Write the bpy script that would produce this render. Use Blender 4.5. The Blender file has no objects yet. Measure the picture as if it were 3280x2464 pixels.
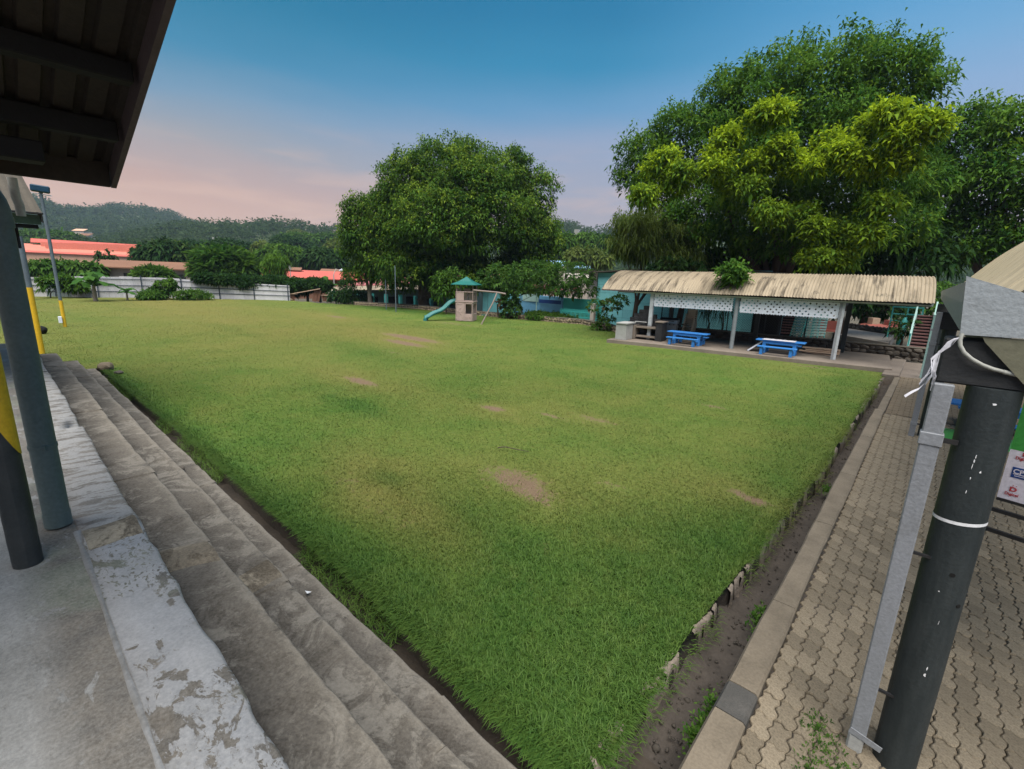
import bpy, bmesh, math, random
import numpy as np
from mathutils import Vector, Matrix, noise
S = bpy.context.scene
COL = S.collection
R = math.radians
# ------------------------------------------------------------------ camera (eye 2.6 m above the lawn)
F_PX, CX, CY = 1482.37, 1640.0, 1232.0
def _axes():
    p, ro, ya = 0.22530479, 0.03349391, 0.72632659
    cp, sp = math.cos(p), math.sin(p)
    fwd = Vector((0, cp, -sp)); up = Vector((0, sp, cp)); rt = Vector((1, 0, 0))
    c, s = math.cos(ro), math.sin(ro)
    r2 = c*rt + s*up; u2 = -s*rt + c*up
    Rz = Matrix.Rotation(ya, 3, 'Z')
    return Rz @ r2, Rz @ u2, Rz @ fwd
RT, UP, FW = _axes()
EYE = Vector((0, 0, 2.6))
cd = bpy.data.cameras.new('camera'); cam = bpy.data.objects.new('camera', cd); COL.objects.link(cam)
cd.sensor_fit = 'HORIZONTAL'; cd.sensor_width = 36; cd.lens = 36*F_PX/3280
cd.clip_start = 0.05; cd.clip_end = 6000
m = Matrix((RT, UP, -FW)).transposed().to_4x4(); m.translation = EYE
cam.matrix_world = m
S.camera = cam
# ------------------------------------------------------------------ sky, sun, exposure
SUN_EL, SUN_AZ = 66.0, 140.0        # degrees; azimuth clockwise from +Y; a veiled sun high behind the camera's right shoulder
W = bpy.data.worlds.new('World'); S.world = W; W.use_nodes = True
nt = W.node_tree; N = nt.nodes; L = nt.links; N.clear()
def wn(t, **k):
    n = N.new(t)
    for a, b in k.items(): setattr(n, a, b)
    return n
def srgb(r, g, b, k=1.0):
    f = lambda v: (v/12.92 if v <= .04045 else ((v+.055)/1.055)**2.4)
    return (f(r/255)*k, f(g/255)*k, f(b/255)*k, 1)
tc = wn('ShaderNodeTexCoord'); sx = wn('ShaderNodeSeparateXYZ'); L.new(tc.outputs['Generated'], sx.inputs[0])
def ramp(stops, src):
    r = wn('ShaderNodeValToRGB'); e = r.color_ramp.elements
    while len(e) < len(stops): e.new(.5)
    for el, (p, c) in zip(e, stops): el.position = p; el.color = c
    r.color_ramp.interpolation = 'EASE' if len(stops) == 2 else 'LINEAR'
    L.new(src, r.inputs[0]); return r.outputs[0]
# slow wobble of the elevation so that the bands of evening colour are not ruled lines
mp = wn('ShaderNodeMapping'); mp.inputs['Scale'].default_value = (1.5, 1.5, 9); L.new(tc.outputs['Generated'], mp.inputs[0])
nz = wn('ShaderNodeTexNoise'); nz.inputs['Scale'].default_value = 1.6; nz.inputs['Detail'].default_value = 5; L.new(mp.outputs[0], nz.inputs['Vector'])
wob = wn('ShaderNodeMath', operation='MULTIPLY_ADD'); L.new(nz.outputs[0], wob.inputs[0]); wob.inputs[1].default_value = .06; wob.inputs[2].default_value = -.03
ele = wn('ShaderNodeMath', operation='ADD'); L.new(sx.outputs['Z'], ele.inputs[0]); L.new(wob.outputs[0], ele.inputs[1])
left = ramp([(0, srgb(212, 172, 150)), (.10, srgb(210, 169, 149)), (.14, srgb(198, 163, 149)), (.20, srgb(160, 159, 163)), (.27, srgb(116, 151, 177)), (.33, srgb(56, 134, 170)), (.41, srgb(10, 116, 152)), (.62, srgb(6, 92, 138)), (1, srgb(10, 88, 140))], ele.outputs[0])
midr = ramp([(0, srgb(162, 154, 158)), (.12, srgb(164, 156, 164)), (.18, srgb(158, 160, 176)), (.25, srgb(142, 160, 188)), (.31, srgb(96, 150, 190)), (.37, srgb(40, 134, 176)), (.45, srgb(8, 116, 160)), (.62, srgb(16, 110, 156)), (1, srgb(10, 88, 140))], ele.outputs[0])
right = ramp([(0, srgb(150, 152, 168)), (.12, srgb(154, 160, 182)), (.20, srgb(150, 168, 198)), (.28, srgb(136, 169, 206)), (.34, srgb(112, 166, 208)), (.41, srgb(84, 156, 204)), (.62, srgb(40, 128, 180)), (1, srgb(12, 92, 145))], ele.outputs[0])
dt = wn('ShaderNodeVectorMath', operation='DOT_PRODUCT'); L.new(tc.outputs['Generated'], dt.inputs[0]); dt.inputs[1].default_value = (.747, .664, 0)
def azmix(a, b, lo, hi):
    az = wn('ShaderNodeMapRange'); az.interpolation_type = 'SMOOTHSTEP'; L.new(dt.outputs['Value'], az.inputs[0]); az.inputs[1].default_value = lo; az.inputs[2].default_value = hi
    mx = wn('ShaderNodeMix', data_type='RGBA'); L.new(az.outputs[0], mx.inputs[0]); L.new(a, mx.inputs[6]); L.new(b, mx.inputs[7]); return mx
mix = azmix(azmix(left, midr, -.6, .12).outputs[2], right, .08, .62)
# thin warm cloud streaks low over the hills
cm = wn('ShaderNodeMapping'); cm.inputs['Scale'].default_value = (2.2, 2.2, 13); L.new(tc.outputs['Generated'], cm.inputs[0])
cn = wn('ShaderNodeTexNoise'); cn.inputs['Scale'].default_value = 2.3; cn.inputs['Detail'].default_value = 7; cn.inputs['Distortion'].default_value = .5; L.new(cm.outputs[0], cn.inputs['Vector'])
cr = wn('ShaderNodeMapRange'); L.new(cn.outputs[0], cr.inputs[0]); cr.inputs[1].default_value = .47; cr.inputs[2].default_value = .66
cz = wn('ShaderNodeMapRange'); L.new(sx.outputs['Z'], cz.inputs[0]); cz.inputs[1].default_value = .27; cz.inputs[2].default_value = .08
cf = wn('ShaderNodeMath', operation='MULTIPLY'); L.new(cr.outputs[0], cf.inputs[0]); L.new(cz.outputs[0], cf.inputs[1])
cf2 = wn('ShaderNodeMath', operation='MULTIPLY'); L.new(cf.outputs[0], cf2.inputs[0]); cf2.inputs[1].default_value = .55
mixc = wn('ShaderNodeMix', data_type='RGBA'); L.new(cf2.outputs[0], mixc.inputs[0]); L.new(mix.outputs[2], mixc.inputs[6]); mixc.inputs[7].default_value = srgb(224, 186, 164)
sky = wn('ShaderNodeTexSky', sky_type='NISHITA', sun_disc=False); sky.sun_elevation = R(SUN_EL); sky.sun_rotation = R(SUN_AZ)
EXPO = 2.3
gain = wn('ShaderNodeVectorMath', operation='SCALE'); L.new(mixc.outputs[2], gain.inputs[0]); gain.inputs['Scale'].default_value = 1/(2**EXPO*.1)
mixs = wn('ShaderNodeMix', data_type='RGBA'); mixs.inputs[0].default_value = .03; L.new(gain.outputs[0], mixs.inputs[6]); L.new(sky.outputs[0], mixs.inputs[7])
bg = wn('ShaderNodeBackground'); bg.inputs['Strength'].default_value = .1; L.new(mixs.outputs[2], bg.inputs[0])
wo = wn('ShaderNodeOutputWorld'); L.new(bg.outputs[0], wo.inputs[0])
sd = bpy.data.lights.new('sun', 'SUN'); sd.energy = 1.5; sd.angle = R(65); sd.color = (1, .95, .87)
so = bpy.data.objects.new('sun', sd); COL.objects.link(so)
_d = Vector((math.sin(R(SUN_AZ))*math.cos(R(SUN_EL)), math.cos(R(SUN_AZ))*math.cos(R(SUN_EL)), math.sin(R(SUN_EL))))
so.rotation_euler = _d.to_track_quat('Z', 'Y').to_euler()
S.view_settings.view_transform = 'Standard'; S.view_settings.look = 'None'; S.view_settings.exposure = EXPO; S.view_settings.gamma = 1
try: S.view_settings.use_curve_mapping = False
except Exception: pass
S.cycles.max_bounces = 6; S.cycles.transparent_max_bounces = 6; S.cycles.diffuse_bounces = 2; S.cycles.volume_bounces = 0

# ------------------------------------------------------------------ helpers
def at(px, py, dist):
    """a point on the sight line of a pixel of the photograph, `dist` metres away on the level"""
    d = RT*((px-CX)/F_PX) - UP*((py-CY)/F_PX) + FW
    return EYE + d*(dist/math.hypot(d.x, d.y))
def tag(o, label=None, cat=None, group=None, kind=None):
    if label: o['label'] = label
    if cat: o['category'] = cat
    if group: o['group'] = group
    if kind: o['kind'] = kind
    return o
def empty(name, loc, label, cat, group=None, rz=0):
    o = bpy.data.objects.new(name, None); COL.objects.link(o); o.location = loc; o.rotation_euler = (0, 0, rz)
    o.empty_display_size = .2
    return tag(o, label, cat, group)
def kids(o): return [c for c in o.children]
def copy_tree(o, parent=None):
    c = o.copy(); COL.objects.link(c)
    if parent is not None:
        c.parent = parent
    for ch in list(o.children): copy_tree(ch, c)
    return c
def fastmesh(name, V, F, mat, parent=None, attrs=None, smooth=False):
    V = np.asarray(V, np.float32); F = np.asarray(F, np.int32); k = F.shape[1]
    me = bpy.data.meshes.new(name)
    me.vertices.add(len(V)); me.vertices.foreach_set('co', V.ravel())
    me.loops.add(F.size); me.loops.foreach_set('vertex_index', F.ravel())
    me.polygons.add(len(F)); me.polygons.foreach_set('loop_start', np.arange(0, F.size, k, dtype=np.int32))
    try: me.polygons.foreach_set('loop_total', np.full(len(F), k, np.int32))
    except Exception: pass
    if smooth: me.polygons.foreach_set('use_smooth', np.ones(len(F), bool))
    for an, av in (attrs or {}).items():
        a = me.attributes.new(an, 'FLOAT', 'POINT'); a.data.foreach_set('value', np.asarray(av, np.float32).ravel())
    me.update(calc_edges=True); me.validate()
    if mat: me.materials.append(mat)
    o = bpy.data.objects.new(name, me); COL.objects.link(o)
    if parent: o.parent = parent
    return o
class MB:
    """collects shapes; build() links them as ONE mesh object"""
    def __init__(s): s.v = []; s.f = []; s.sm = []
    def add(s, vs, fs, smooth=False):
        o = len(s.v); s.v += [tuple(v) for v in vs]; s.f += [tuple(i+o for i in f) for f in fs]; s.sm += [smooth]*len(fs); return s
    def box(s, a, b):
        x0, y0, z0 = a; x1, y1, z1 = b
        return s.add([(x0,y0,z0),(x1,y0,z0),(x1,y1,z0),(x0,y1,z0),(x0,y0,z1),(x1,y0,z1),(x1,y1,z1),(x0,y1,z1)],
                     [(0,3,2,1),(4,5,6,7),(0,1,5,4),(1,2,6,5),(2,3,7,6),(3,0,4,7)])
    def bar(s, p, q, w, h, up=(0,0,1)):
        """a rectangular bar from p to q, w wide sideways and h deep along up"""
        p, q = Vector(p), Vector(q); d = (q-p).normalized(); u = Vector(up); sd = d.cross(u)
        if sd.length < 1e-4: sd = d.cross(Vector((1,0,0)))
        sd.normalize(); u = sd.cross(d).normalized()
        vs = [e + sd*a*w/2 + u*b*h/2 for e in (p, q) for a, b in ((-1,-1),(1,-1),(1,1),(-1,1))]
        return s.add(vs, [(0,1,2,3),(7,6,5,4),(0,4,5,1),(1,5,6,2),(2,6,7,3),(3,7,4,0)])
    def tube(s, pts, r, n=10, cap=True):
        pts = [Vector(p) for p in pts]; rs = r if isinstance(r, (list, tuple)) else [r]*len(pts)
        vs = []; ref = None
        for i, p in enumerate(pts):
            d = (pts[min(i+1, len(pts)-1)] - pts[max(i-1, 0)]).normalized()
            if ref is None:
                ref = Vector((0,0,1)) if abs(d.z) < .9 else Vector((1,0,0))
            a = d.cross(ref).normalized(); b = a.cross(d).normalized(); ref = b
            vs += [p + (a*math.cos(t) + b*math.sin(t))*rs[i] for t in (2*math.pi*k/n for k in range(n))]
        fs = [(i*n+k, i*n+(k+1) % n, (i+1)*n+(k+1) % n, (i+1)*n+k) for i in range(len(pts)-1) for k in range(n)]
        s.add(vs, fs, True)
        if cap: s.add(vs[:n], [tuple(range(n))[::-1]]); s.add(vs[-n:], [tuple(range(n))])
        return s
    def prism(s, poly, ext):
        """a flat 3-D polygon pushed along ext"""
        e = Vector(ext); n = len(poly); vs = [Vector(p) for p in poly] + [Vector(p)+e for p in poly]
        return s.add(vs, [tuple(range(n))[::-1], tuple(range(n, 2*n))] + [(i, (i+1) % n, n+(i+1) % n, n+i) for i in range(n)])
    def sheet(s, grid, smooth=True):
        """grid[i][j] of points"""
        r, c = len(grid), len(grid[0])
        return s.add([p for row in grid for p in row], [(i*c+j, i*c+j+1, (i+1)*c+j+1, (i+1)*c+j) for i in range(r-1) for j in range(c-1)], smooth)
    def mesh(s, name, mat, bev=0):
        me = bpy.data.meshes.new(name); me.from_pydata(s.v, [], s.f)
        me.polygons.foreach_set('use_smooth', s.sm)
        bm = bmesh.new(); bm.from_mesh(me)
        bmesh.ops.recalc_face_normals(bm, faces=bm.faces)
        if bev:
            es = [e for e in bm.edges if len(e.link_faces) == 2 and e.calc_face_angle(0) > .6]
            bmesh.ops.bevel(bm, geom=es, offset=bev, segments=1, affect='EDGES', clamp_overlap=True)
        bm.to_mesh(me); bm.free(); me.update()
        if mat: me.materials.append(mat)
        return me
    def build(s, name, mat, parent=None, bev=0, kind=None):
        o = bpy.data.objects.new(name, s.mesh(name, mat, bev)); COL.objects.link(o)
        if parent: o.parent = parent
        if kind: o['kind'] = kind
        return o
def inst(name, me, parent, loc=(0,0,0), rot=(0,0,0), sc=(1,1,1)):
    o = bpy.data.objects.new(name, me); COL.objects.link(o); o.parent = parent; o.location = loc; o.rotation_euler = rot; o.scale = sc
    return o
rng = np.random.default_rng(7)
rnd = random.Random(5)

# ------------------------------------------------------------------ materials
def c3(c): return (c[0], c[1], c[2], 1)
class NT:
    def __init__(s, name):
        s.m = bpy.data.materials.new(name); s.m.use_nodes = True; s.t = s.m.node_tree; s.N = s.t.nodes; s.L = s.t.links
        s.p = s.N['Principled BSDF']; s.out = s.N['Material Output']
        s.co = s.N.new('ShaderNodeTexCoord').outputs['Object']
    def l(s, a, b): s.L.new(a, b)
    def mapn(s, sc, src=None, rot=(0,0,0)):
        n = s.N.new('ShaderNodeMapping'); n.inputs['Scale'].default_value = sc; n.inputs['Rotation'].default_value = rot; s.l(src or s.co, n.inputs[0]); return n.outputs[0]
    def noise(s, scale, detail=4, rough=.6, src=None, dist=0):
        n = s.N.new('ShaderNodeTexNoise'); n.inputs['Scale'].default_value = scale; n.inputs['Detail'].default_value = detail; n.inputs['Roughness'].default_value = rough; n.inputs['Distortion'].default_value = dist
        s.l(src or s.co, n.inputs['Vector']); return n.outputs[0]
    def vor(s, scale, src=None, feature='F1'):
        n = s.N.new('ShaderNodeTexVoronoi'); n.feature = feature; n.inputs['Scale'].default_value = scale; s.l(src or s.co, n.inputs['Vector']); return n.outputs[0]
    def rng(s, v, a, b, c=0, d=1):
        n = s.N.new('ShaderNodeMapRange'); s.l(v, n.inputs[0])
        for i, q in enumerate((a, b, c, d)): n.inputs[i+1].default_value = q
        return n.outputs[0]
    def math(s, op, a, b):
        n = s.N.new('ShaderNodeMath'); n.operation = op
        for i, q in enumerate((a, b)):
            if isinstance(q, (int, float)): n.inputs[i].default_value = q
            else: s.l(q, n.inputs[i])
        return n.outputs[0]
    def mix(s, f, a, b, bt='MIX'):
        n = s.N.new('ShaderNodeMix'); n.data_type = 'RGBA'; n.blend_type = bt
        for i, q in ((0, f), (6, a), (7, b)):
            if isinstance(q, (int, float)): n.inputs[i].default_value = q
            elif isinstance(q, tuple): n.inputs[i].default_value = c3(q)
            else: s.l(q, n.inputs[i])
        return n.outputs[2]
    def attr(s, name):
        n = s.N.new('ShaderNodeAttribute'); n.attribute_name = name; return n.outputs['Fac']
    def rand(s):
        return s.N.new('ShaderNodeObjectInfo').outputs['Random']
    def col(s, c):
        if isinstance(c, tuple): s.p.inputs['Base Color'].default_value = c3(c)
        else: s.l(c, s.p.inputs['Base Color'])
        return s
    def fin(s, rough=.8, bump=None, bs=.3, bd=.02, spec=.3, metal=0):
        if isinstance(rough, (int, float)): s.p.inputs['Roughness'].default_value = rough
        else: s.l(rough, s.p.inputs['Roughness'])
        s.p.inputs['Specular IOR Level'].default_value = spec; s.p.inputs['Metallic'].default_value = metal
        if bump is not None:
            b = s.N.new('ShaderNodeBump'); b.inputs['Strength'].default_value = bs; b.inputs['Distance'].default_value = bd; s.l(bump, b.inputs['Height']); s.l(b.outputs[0], s.p.inputs['Normal'])
        return s.m
def worn(name, base, dirt, scale=3, amt=.5, rough=.75, fine=40, spec=.3, metal=0, rv=0, bs=.25, streak=None):
    """one paint or stone with cloudy dirt, fine grain and, with rv, a little colour difference from piece to piece"""
    n = NT(name)
    src = n.mapn(streak) if streak else None
    a = n.noise(scale, 6, .65, src); g = n.noise(fine, 3, .6)
    f = n.math('MULTIPLY', n.rng(a, .42, .68), amt)
    c = n.mix(f, base, dirt)
    c = n.mix(.35, c, n.mix(n.rng(g, .3, .7), tuple(x*.62 for x in base), tuple(min(1, x*1.3) for x in base)))
    if rv: c = n.mix(1.0, c, n.mix(n.rand(), (1-rv,)*3, (1+rv,)*3), 'MULTIPLY')
    return n.col(c).fin(rough, g, bs, .01, spec, metal)
def leafmat(name, dark, light, tip=None, trans=.4):
    """leaves: colour by clump (attribute v) and young tips (attribute t)"""
    n = NT(name)
    c = n.mix(n.attr('v'), dark, light)
    if tip: c = n.mix(n.attr('t'), c, tip)
    n.col(c); n.p.inputs['Roughness'].default_value = .8; n.p.inputs['Specular IOR Level'].default_value = .06
    tr = n.N.new('ShaderNodeBsdfTranslucent'); n.l(c, tr.inputs[0])
    mx = n.N.new('ShaderNodeMixShader'); mx.inputs[0].default_value = trans
    n.l(n.p.outputs[0], mx.inputs[1]); n.l(tr.outputs[0], mx.inputs[2]); n.l(mx.outputs[0], n.out.inputs[0])
    return n.m
M = {}
M['pole_black'] = worn('pole_black', (.022, .026, .028), (.05, .05, .05), 8, .5, .5, 60)
M['pole_yellow'] = worn('pole_yellow', (.62, .38, .02), (.35, .2, .02), 6, .4, .5, 40)
M['pipe_green'] = worn('pipe_green', (.085, .115, .115), (.14, .17, .165), 7, .5, .5, 50)
M['pvc'] = worn('pvc', (.35, .35, .32), (.2, .2, .18), 9, .5, .5)
M['dark_post'] = worn('dark_post', (.021, .027, .029), (.045, .052, .053), 3, .8, .55, 50, streak=(6, 6, 1))
M['black_beam'] = worn('black_beam', (.025, .026, .028), (.05, .05, .05), 4, .6, .7, 60, streak=(1, 1, 10))
M['gutter'] = worn('gutter', (.30, .325, .345), (.17, .18, .185), 5, .55, .45, 60, streak=(1, 2, 6))
M['downpipe'] = worn('downpipe', (.225, .235, .255), (.12, .12, .118), 6, .45, .45, 60)
M['post_paint'] = worn('post_paint', (.42, .45, .48), (.2, .18, .15), 5, .7, .55, 60)
M['fascia_pale'] = worn('fascia_pale', (.50, .54, .55), (.3, .31, .3), 3, .6, .6, 40)
M['post_grey'] = worn('post_grey', (.21, .235, .25), (.1, .1, .1), 5, .6, .55, 60)
M['white'] = worn('white', (.66, .69, .78), (.4, .41, .42), 4, .5, .6)
M['cream'] = None
M['dark_steel'] = worn('dark_steel', (.02, .02, .022), (.04, .035, .03), 8, .5, .5)
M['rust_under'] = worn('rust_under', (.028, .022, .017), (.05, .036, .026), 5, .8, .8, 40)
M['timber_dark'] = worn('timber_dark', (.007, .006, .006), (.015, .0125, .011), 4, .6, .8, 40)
M['fascia_brown'] = worn('fascia_brown', (.085, .062, .064), (.05, .038, .04), 4, .6, .7)
M['green_fascia'] = worn('green_fascia', (.05, .085, .05), (.02, .03, .02), 6, .6, .6)
M['roof_grey'] = worn('roof_grey', (.10, .088, .072), (.065, .058, .05), 2, .6, .95, spec=.03)
M['blue_pole'] = worn('blue_pole', (.11, .14, .17), (.06, .07, .08), 4, .6, .5)
M['blue_paint'] = worn('blue_paint', (.035, .19, .52), (.02, .10, .30), 4, .6, .5, 50, rv=.1)
M['slab'] = worn('slab', (.20, .165, .135), (.10, .08, .065), 1.2, .8, .9, 30)
M['cement'] = worn('cement', (.33, .33, .32), (.19, .185, .17), 3, .7, .85, 40)
M['ridge'] = worn('ridge', (.2, .2, .2), (.12, .112, .10), 6, .9, .85, 40, bs=.5)
M['brick_dark'] = worn('brick_dark', (.03, .03, .032), (.075, .075, .08), 4, .6, .9, 40, rv=.4)
M['steel'] = worn('steel', (.40, .41, .43), (.11, .11, .12), 5, .5, .35, 60, metal=.4)
M['plastic_beige'] = worn('plastic_beige', (.52, .45, .35), (.22, .2, .16), 5, .4, .5)
M['teal_wall'] = worn('teal_wall', (.13, .37, .40), (.07, .24, .26), 1.0, .7, .8, 25)
M['teal_block'] = worn('teal_block', (.20, .52, .55), (.12, .38, .41), 1.0, .7, .8, 25, rv=.07)
M['mural_blue'] = worn('mural_blue', (.13, .34, .52), (.09, .24, .38), .6, .8, .8, 25)
M['mural_teal'] = worn('mural_teal', (.05, .38, .35), (.04, .26, .25), .6, .8, .8, 25)
M['teal_paint'] = worn('teal_paint', (.05, .30, .29), (.03, .18, .18), 3, .6, .6)
M['pale_teal'] = worn('pale_teal', (.30, .46, .43), (.18, .3, .3), 3, .6, .6)
M['stone'] = worn('stone', (.27, .21, .145), (.11, .085, .065), 3, .6, .9, 30, rv=.45)
M['stone_dark'] = worn('stone_dark', (.085, .073, .06), (.035, .03, .025), 3, .6, .9, 30, rv=.5)
M['mortar'] = worn('mortar', (.075, .06, .048), (.03, .025, .02), 4, .6, .95, 30)
M['coping'] = worn('coping', (.13, .115, .09), (.06, .055, .045), 3, .7, .95, 30)
M['coral'] = worn('coral', (.34, .10, .075), (.24, .08, .065), 3, .5, .7, 30)
M['red_roof'] = worn('red_roof', (.52, .115, .085), (.42, .10, .08), .25, .6, .75, 5)
M['salmon_roof'] = worn('salmon_roof', (.60, .205, .14), (.50, .17, .12), .2, .6, .75, 5)
M['pink_wall'] = worn('pink_wall', (.45, .15, .15), (.33, .12, .12), .3, .6, .8, 5)
M['tan_wall'] = worn('tan_wall', (.60, .36, .24), (.50, .31, .22), .3, .6, .8, 5)
M['brown_roof'] = worn('brown_roof', (.22, .112, .068), (.16, .085, .055), .5, .7, .85, 8)
M['house_wall'] = worn('house_wall', (.40, .35, .30), (.28, .25, .22), .5, .6, .85, 8)
M['glass_dark'] = worn('glass_dark', (.02, .022, .025), (.04, .04, .045), 1, .5, .25, 8, spec=.5)
M['fence_tin'] = worn('fence_tin', (.52, .505, .53), (.36, .35, .37), 1.5, .7, .6, 20, rv=.12, streak=(1, 1, .3))
M['fence_old'] = worn('fence_old', (.17, .20, .205), (.10, .13, .125), 1.5, .8, .6, 20, rv=.15, streak=(1, 1, .3))
M['fence_frame'] = worn('fence_frame', (.045, .06, .085), (.03, .035, .05), 3, .5, .6)
M['timber_tan'] = worn('timber_tan', (.48, .34, .24), (.32, .21, .15), 3, .7, .9, 30)
M['timber_red'] = worn('timber_red', (.20, .10, .065), (.12, .06, .04), 3, .7, .9, 30)
M['stair_red'] = worn('stair_red', (.15, .075, .07), (.07, .04, .038), 3, .7, .85, 30)
M['court'] = worn('court', (.24, .215, .19), (.17, .155, .135), .8, .6, .9, 20)
M['tower_tan'] = worn('tower_tan', (.40, .30, .27), (.28, .205, .185), 3, .6, .7, 30)
M['tower_pole'] = worn('tower_pole', (.24, .19, .165), (.16, .125, .11), 4, .6, .6, 30)
M['slide_green'] = worn('slide_green', (.02, .15, .145), (.015, .10, .105), 3, .6, .45, 30, spec=.4)
M['tower_green'] = worn('tower_green', (.012, .135, .115), (.01, .09, .085), 3, .6, .5, 30, spec=.4)
M['dirt'] = worn('dirt', (.14, .105, .085), (.07, .05, .042), 2.5, .8, .95, 25, bs=.6)
M['gutter_dirt'] = worn('gutter_dirt', (.062, .052, .044), (.028, .0235, .02), 5, .8, .95, 35, bs=.7)
M['trench_soil'] = worn('trench_soil', (.045, .036, .028), (.02, .017, .014), 4, .8, .95, 30, bs=.7)
M['edge_stone'] = worn('edge_stone', (.22, .18, .145), (.06, .05, .04), 7, .9, .95, 45, bs=.7)
M['bark'] = worn('bark', (.075, .055, .042), (.035, .027, .022), 3, .7, .95, 20, bs=.6, streak=(3, 3, .5))
M['bark_pale'] = worn('bark_pale', (.20, .165, .135), (.11, .09, .075), 3, .7, .95, 20, bs=.6, streak=(3, 3, .5))
M['litter_white'] = worn('litter_white', (.72, .72, .74), (.5, .5, .5), 6, .4, .7)
M['board'] = worn('board', (.30, .31, .33), (.16, .16, .17), 4, .6, .8)
M['tarp'] = worn('tarp', (.006, .006, .006), (.012, .012, .012), 3, .5, .8)
M['sign_green'] = worn('sign_green', (.055, .30, .06), (.045, .25, .05), 3, .3, .4)
M['sign_white'] = worn('sign_white', (.66, .62, .70), (.6, .57, .64), 3, .3, .4)
M['sign_blue'] = worn('sign_blue', (.015, .055, .22), (.012, .05, .2), 3, .3, .4)
M['sign_red'] = worn('sign_red', (.42, .045, .055), (.38, .04, .05), 3, .3, .4)
M['fabric_white'] = worn('fabric_white', (.62, .61, .66), (.42, .41, .43), 8, .5, .85)
M['lamp_blue'] = worn('lamp_blue', (.01, .045, .085), (.01, .03, .05), 3, .4, .4)
def concrete_mat(nm='old_concrete', gain=None):
    """old cast concrete: brown-black staining, paler worn nosings and lichen spots"""
    n = NT(nm)
    a = n.noise(1.3, 8, .7); b = n.noise(6, 6, .7, dist=.4); g = n.noise(55, 4, .7)
    c = n.mix(n.rng(a, .38, .60), (.046, .041, .036), (.114, .102, .089))
    lt = n.math('MULTIPLY', n.rng(n.noise(2.1, 8, .74, None, .7), .50, .56), n.rng(b, .30, .46))
    c = n.mix(n.math('MULTIPLY', lt, .8), c, (.245, .225, .195))
    c = n.mix(n.math('MULTIPLY', n.rng(n.noise(2.6, 8, .78, None, 1.0), .50, .57), .85), c, (.028, .023, .019))
    c = n.mix(n.math('MULTIPLY', n.attr('nose'), n.rng(n.noise(5, 6, .7), .32, .50)), c, (.25, .22, .18))
    c = n.mix(.38, c, n.mix(n.rng(g, .3, .7), (.024, .02, .017), (.20, .18, .15)), 'MIX')
    cr_ = n.vor(.42, n.mapn((1, 1.9, 1), None), 'DISTANCE_TO_EDGE'); wob_ = n.math('ADD', n.math('ADD', cr_, n.math('MULTIPLY', n.math('SUBTRACT', b, .5), .05)), n.rng(n.noise(1.1, 3), .52, .44, 0, .05))
    c = n.mix(n.math('MULTIPLY', n.attr('back'), n.rng(n.noise(3.3, 6, .7), .3, .6, .55, 1)), c, (.020, .0165, .0135))  # inner corner of each tread darkened: contact shade painted along with dirt
    if gain: c = n.mix(1.0, c, gain, 'MULTIPLY')
    return n.col(c).fin(.92, n.math('ADD', g, n.math('MULTIPLY', b, 2.0)), .5, .012, .2)
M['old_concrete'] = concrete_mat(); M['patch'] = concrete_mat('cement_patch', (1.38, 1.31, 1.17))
def deck_mat():
    """grey deck paint, whole on the walkway, flaking on the edge band, with green mould where it has gone"""
    n = NT('deck_paint')
    s = n.N.new('ShaderNodeSeparateXYZ'); n.l(n.co, s.inputs[0])
    big = n.noise(2.6, 9, .68, n.mapn((1.0, 1.7, 1)), .5); g = n.noise(60, 4, .7); med = n.noise(9, 6, .7, n.mapn((1, 1.6, 1)), .7)
    conc = n.mix(n.rng(n.noise(4, 7, .7), .38, .64), (.045, .038, .03), (.115, .096, .074))
    mould = n.mix(n.rng(n.noise(7, 6, .7), .4, .6), (.075, .082, .055), (.13, .132, .10))
    bare = n.mix(n.rng(n.noise(1.7, 5, .6), .5, .6), conc, mould)
    paint = n.mix(n.rng(n.noise(2.1, 6, .6), .35, .65), (.185, .187, .192), (.275, .277, .29))
    walk = n.mix(n.rng(n.noise(3.0, 7, .7), .35, .66), (.125, .122, .115), (.225, .222, .214))
    # how much paint is left: edge band (y > .17) and the belt beside the ridge
    edge = n.rng(big, .425, .44); fl = n.math('MULTIPLY', edge, n.math('MULTIPLY', n.math('MAXIMUM', n.rng(med, .405, .42), n.rng(n.noise(2.0, 3, .5, None, .3), .48, .49)), n.math('MAXIMUM', n.rng(n.noise(26, 4, .6, n.mapn((1, 1.7, 1)), .6), .42, .44), n.rng(n.noise(1.6, 3, .5), .50, .44))))
    band = n.mix(fl, bare, paint)
    far = n.rng(s.outputs['X'], -3.72, -3.78)
    worn_ = n.mix(n.math('MULTIPLY', n.rng(n.noise(5, 8, .7, n.mapn((2.2, .7, 1)), .6), .47, .5), 1.0), n.mix(n.rng(n.noise(3, 5, .6), .4, .6), (.07, .06, .05), (.115, .10, .082)), (.215, .21, .205))
    band = n.mix(far, band, worn_)
    belt = n.math('MULTIPLY', n.rng(s.outputs['Y'], -.14, .02), n.rng(n.math('ADD', big, n.math('MULTIPLY', med,   .35)), .57, .61))
    inner = n.mix(n.math('MINIMUM', belt, 1.0), walk, bare)
    inner = n.mix(n.math('MULTIPLY', n.rng(n.noise(14, 6, .75, n.mapn((1, 2.2, 1)), .4), .60, .63), .7), inner, (.10, .095, .085))
    c = n.mix(n.rng(s.outputs['Y'], .165, .175), inner, band)
    c = n.mix(.22, c, n.mix(n.rng(g, .3, .7), (.06, .06, .06), (.45, .44, .42)))
    h = n.math('ADD', n.math('MULTIPLY', fl, .8), n.math('MULTIPLY', g, .5))
    return n.col(c).fin(.62, h, .35, .01, .3)
M['deck_paint'] = deck_mat()
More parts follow.
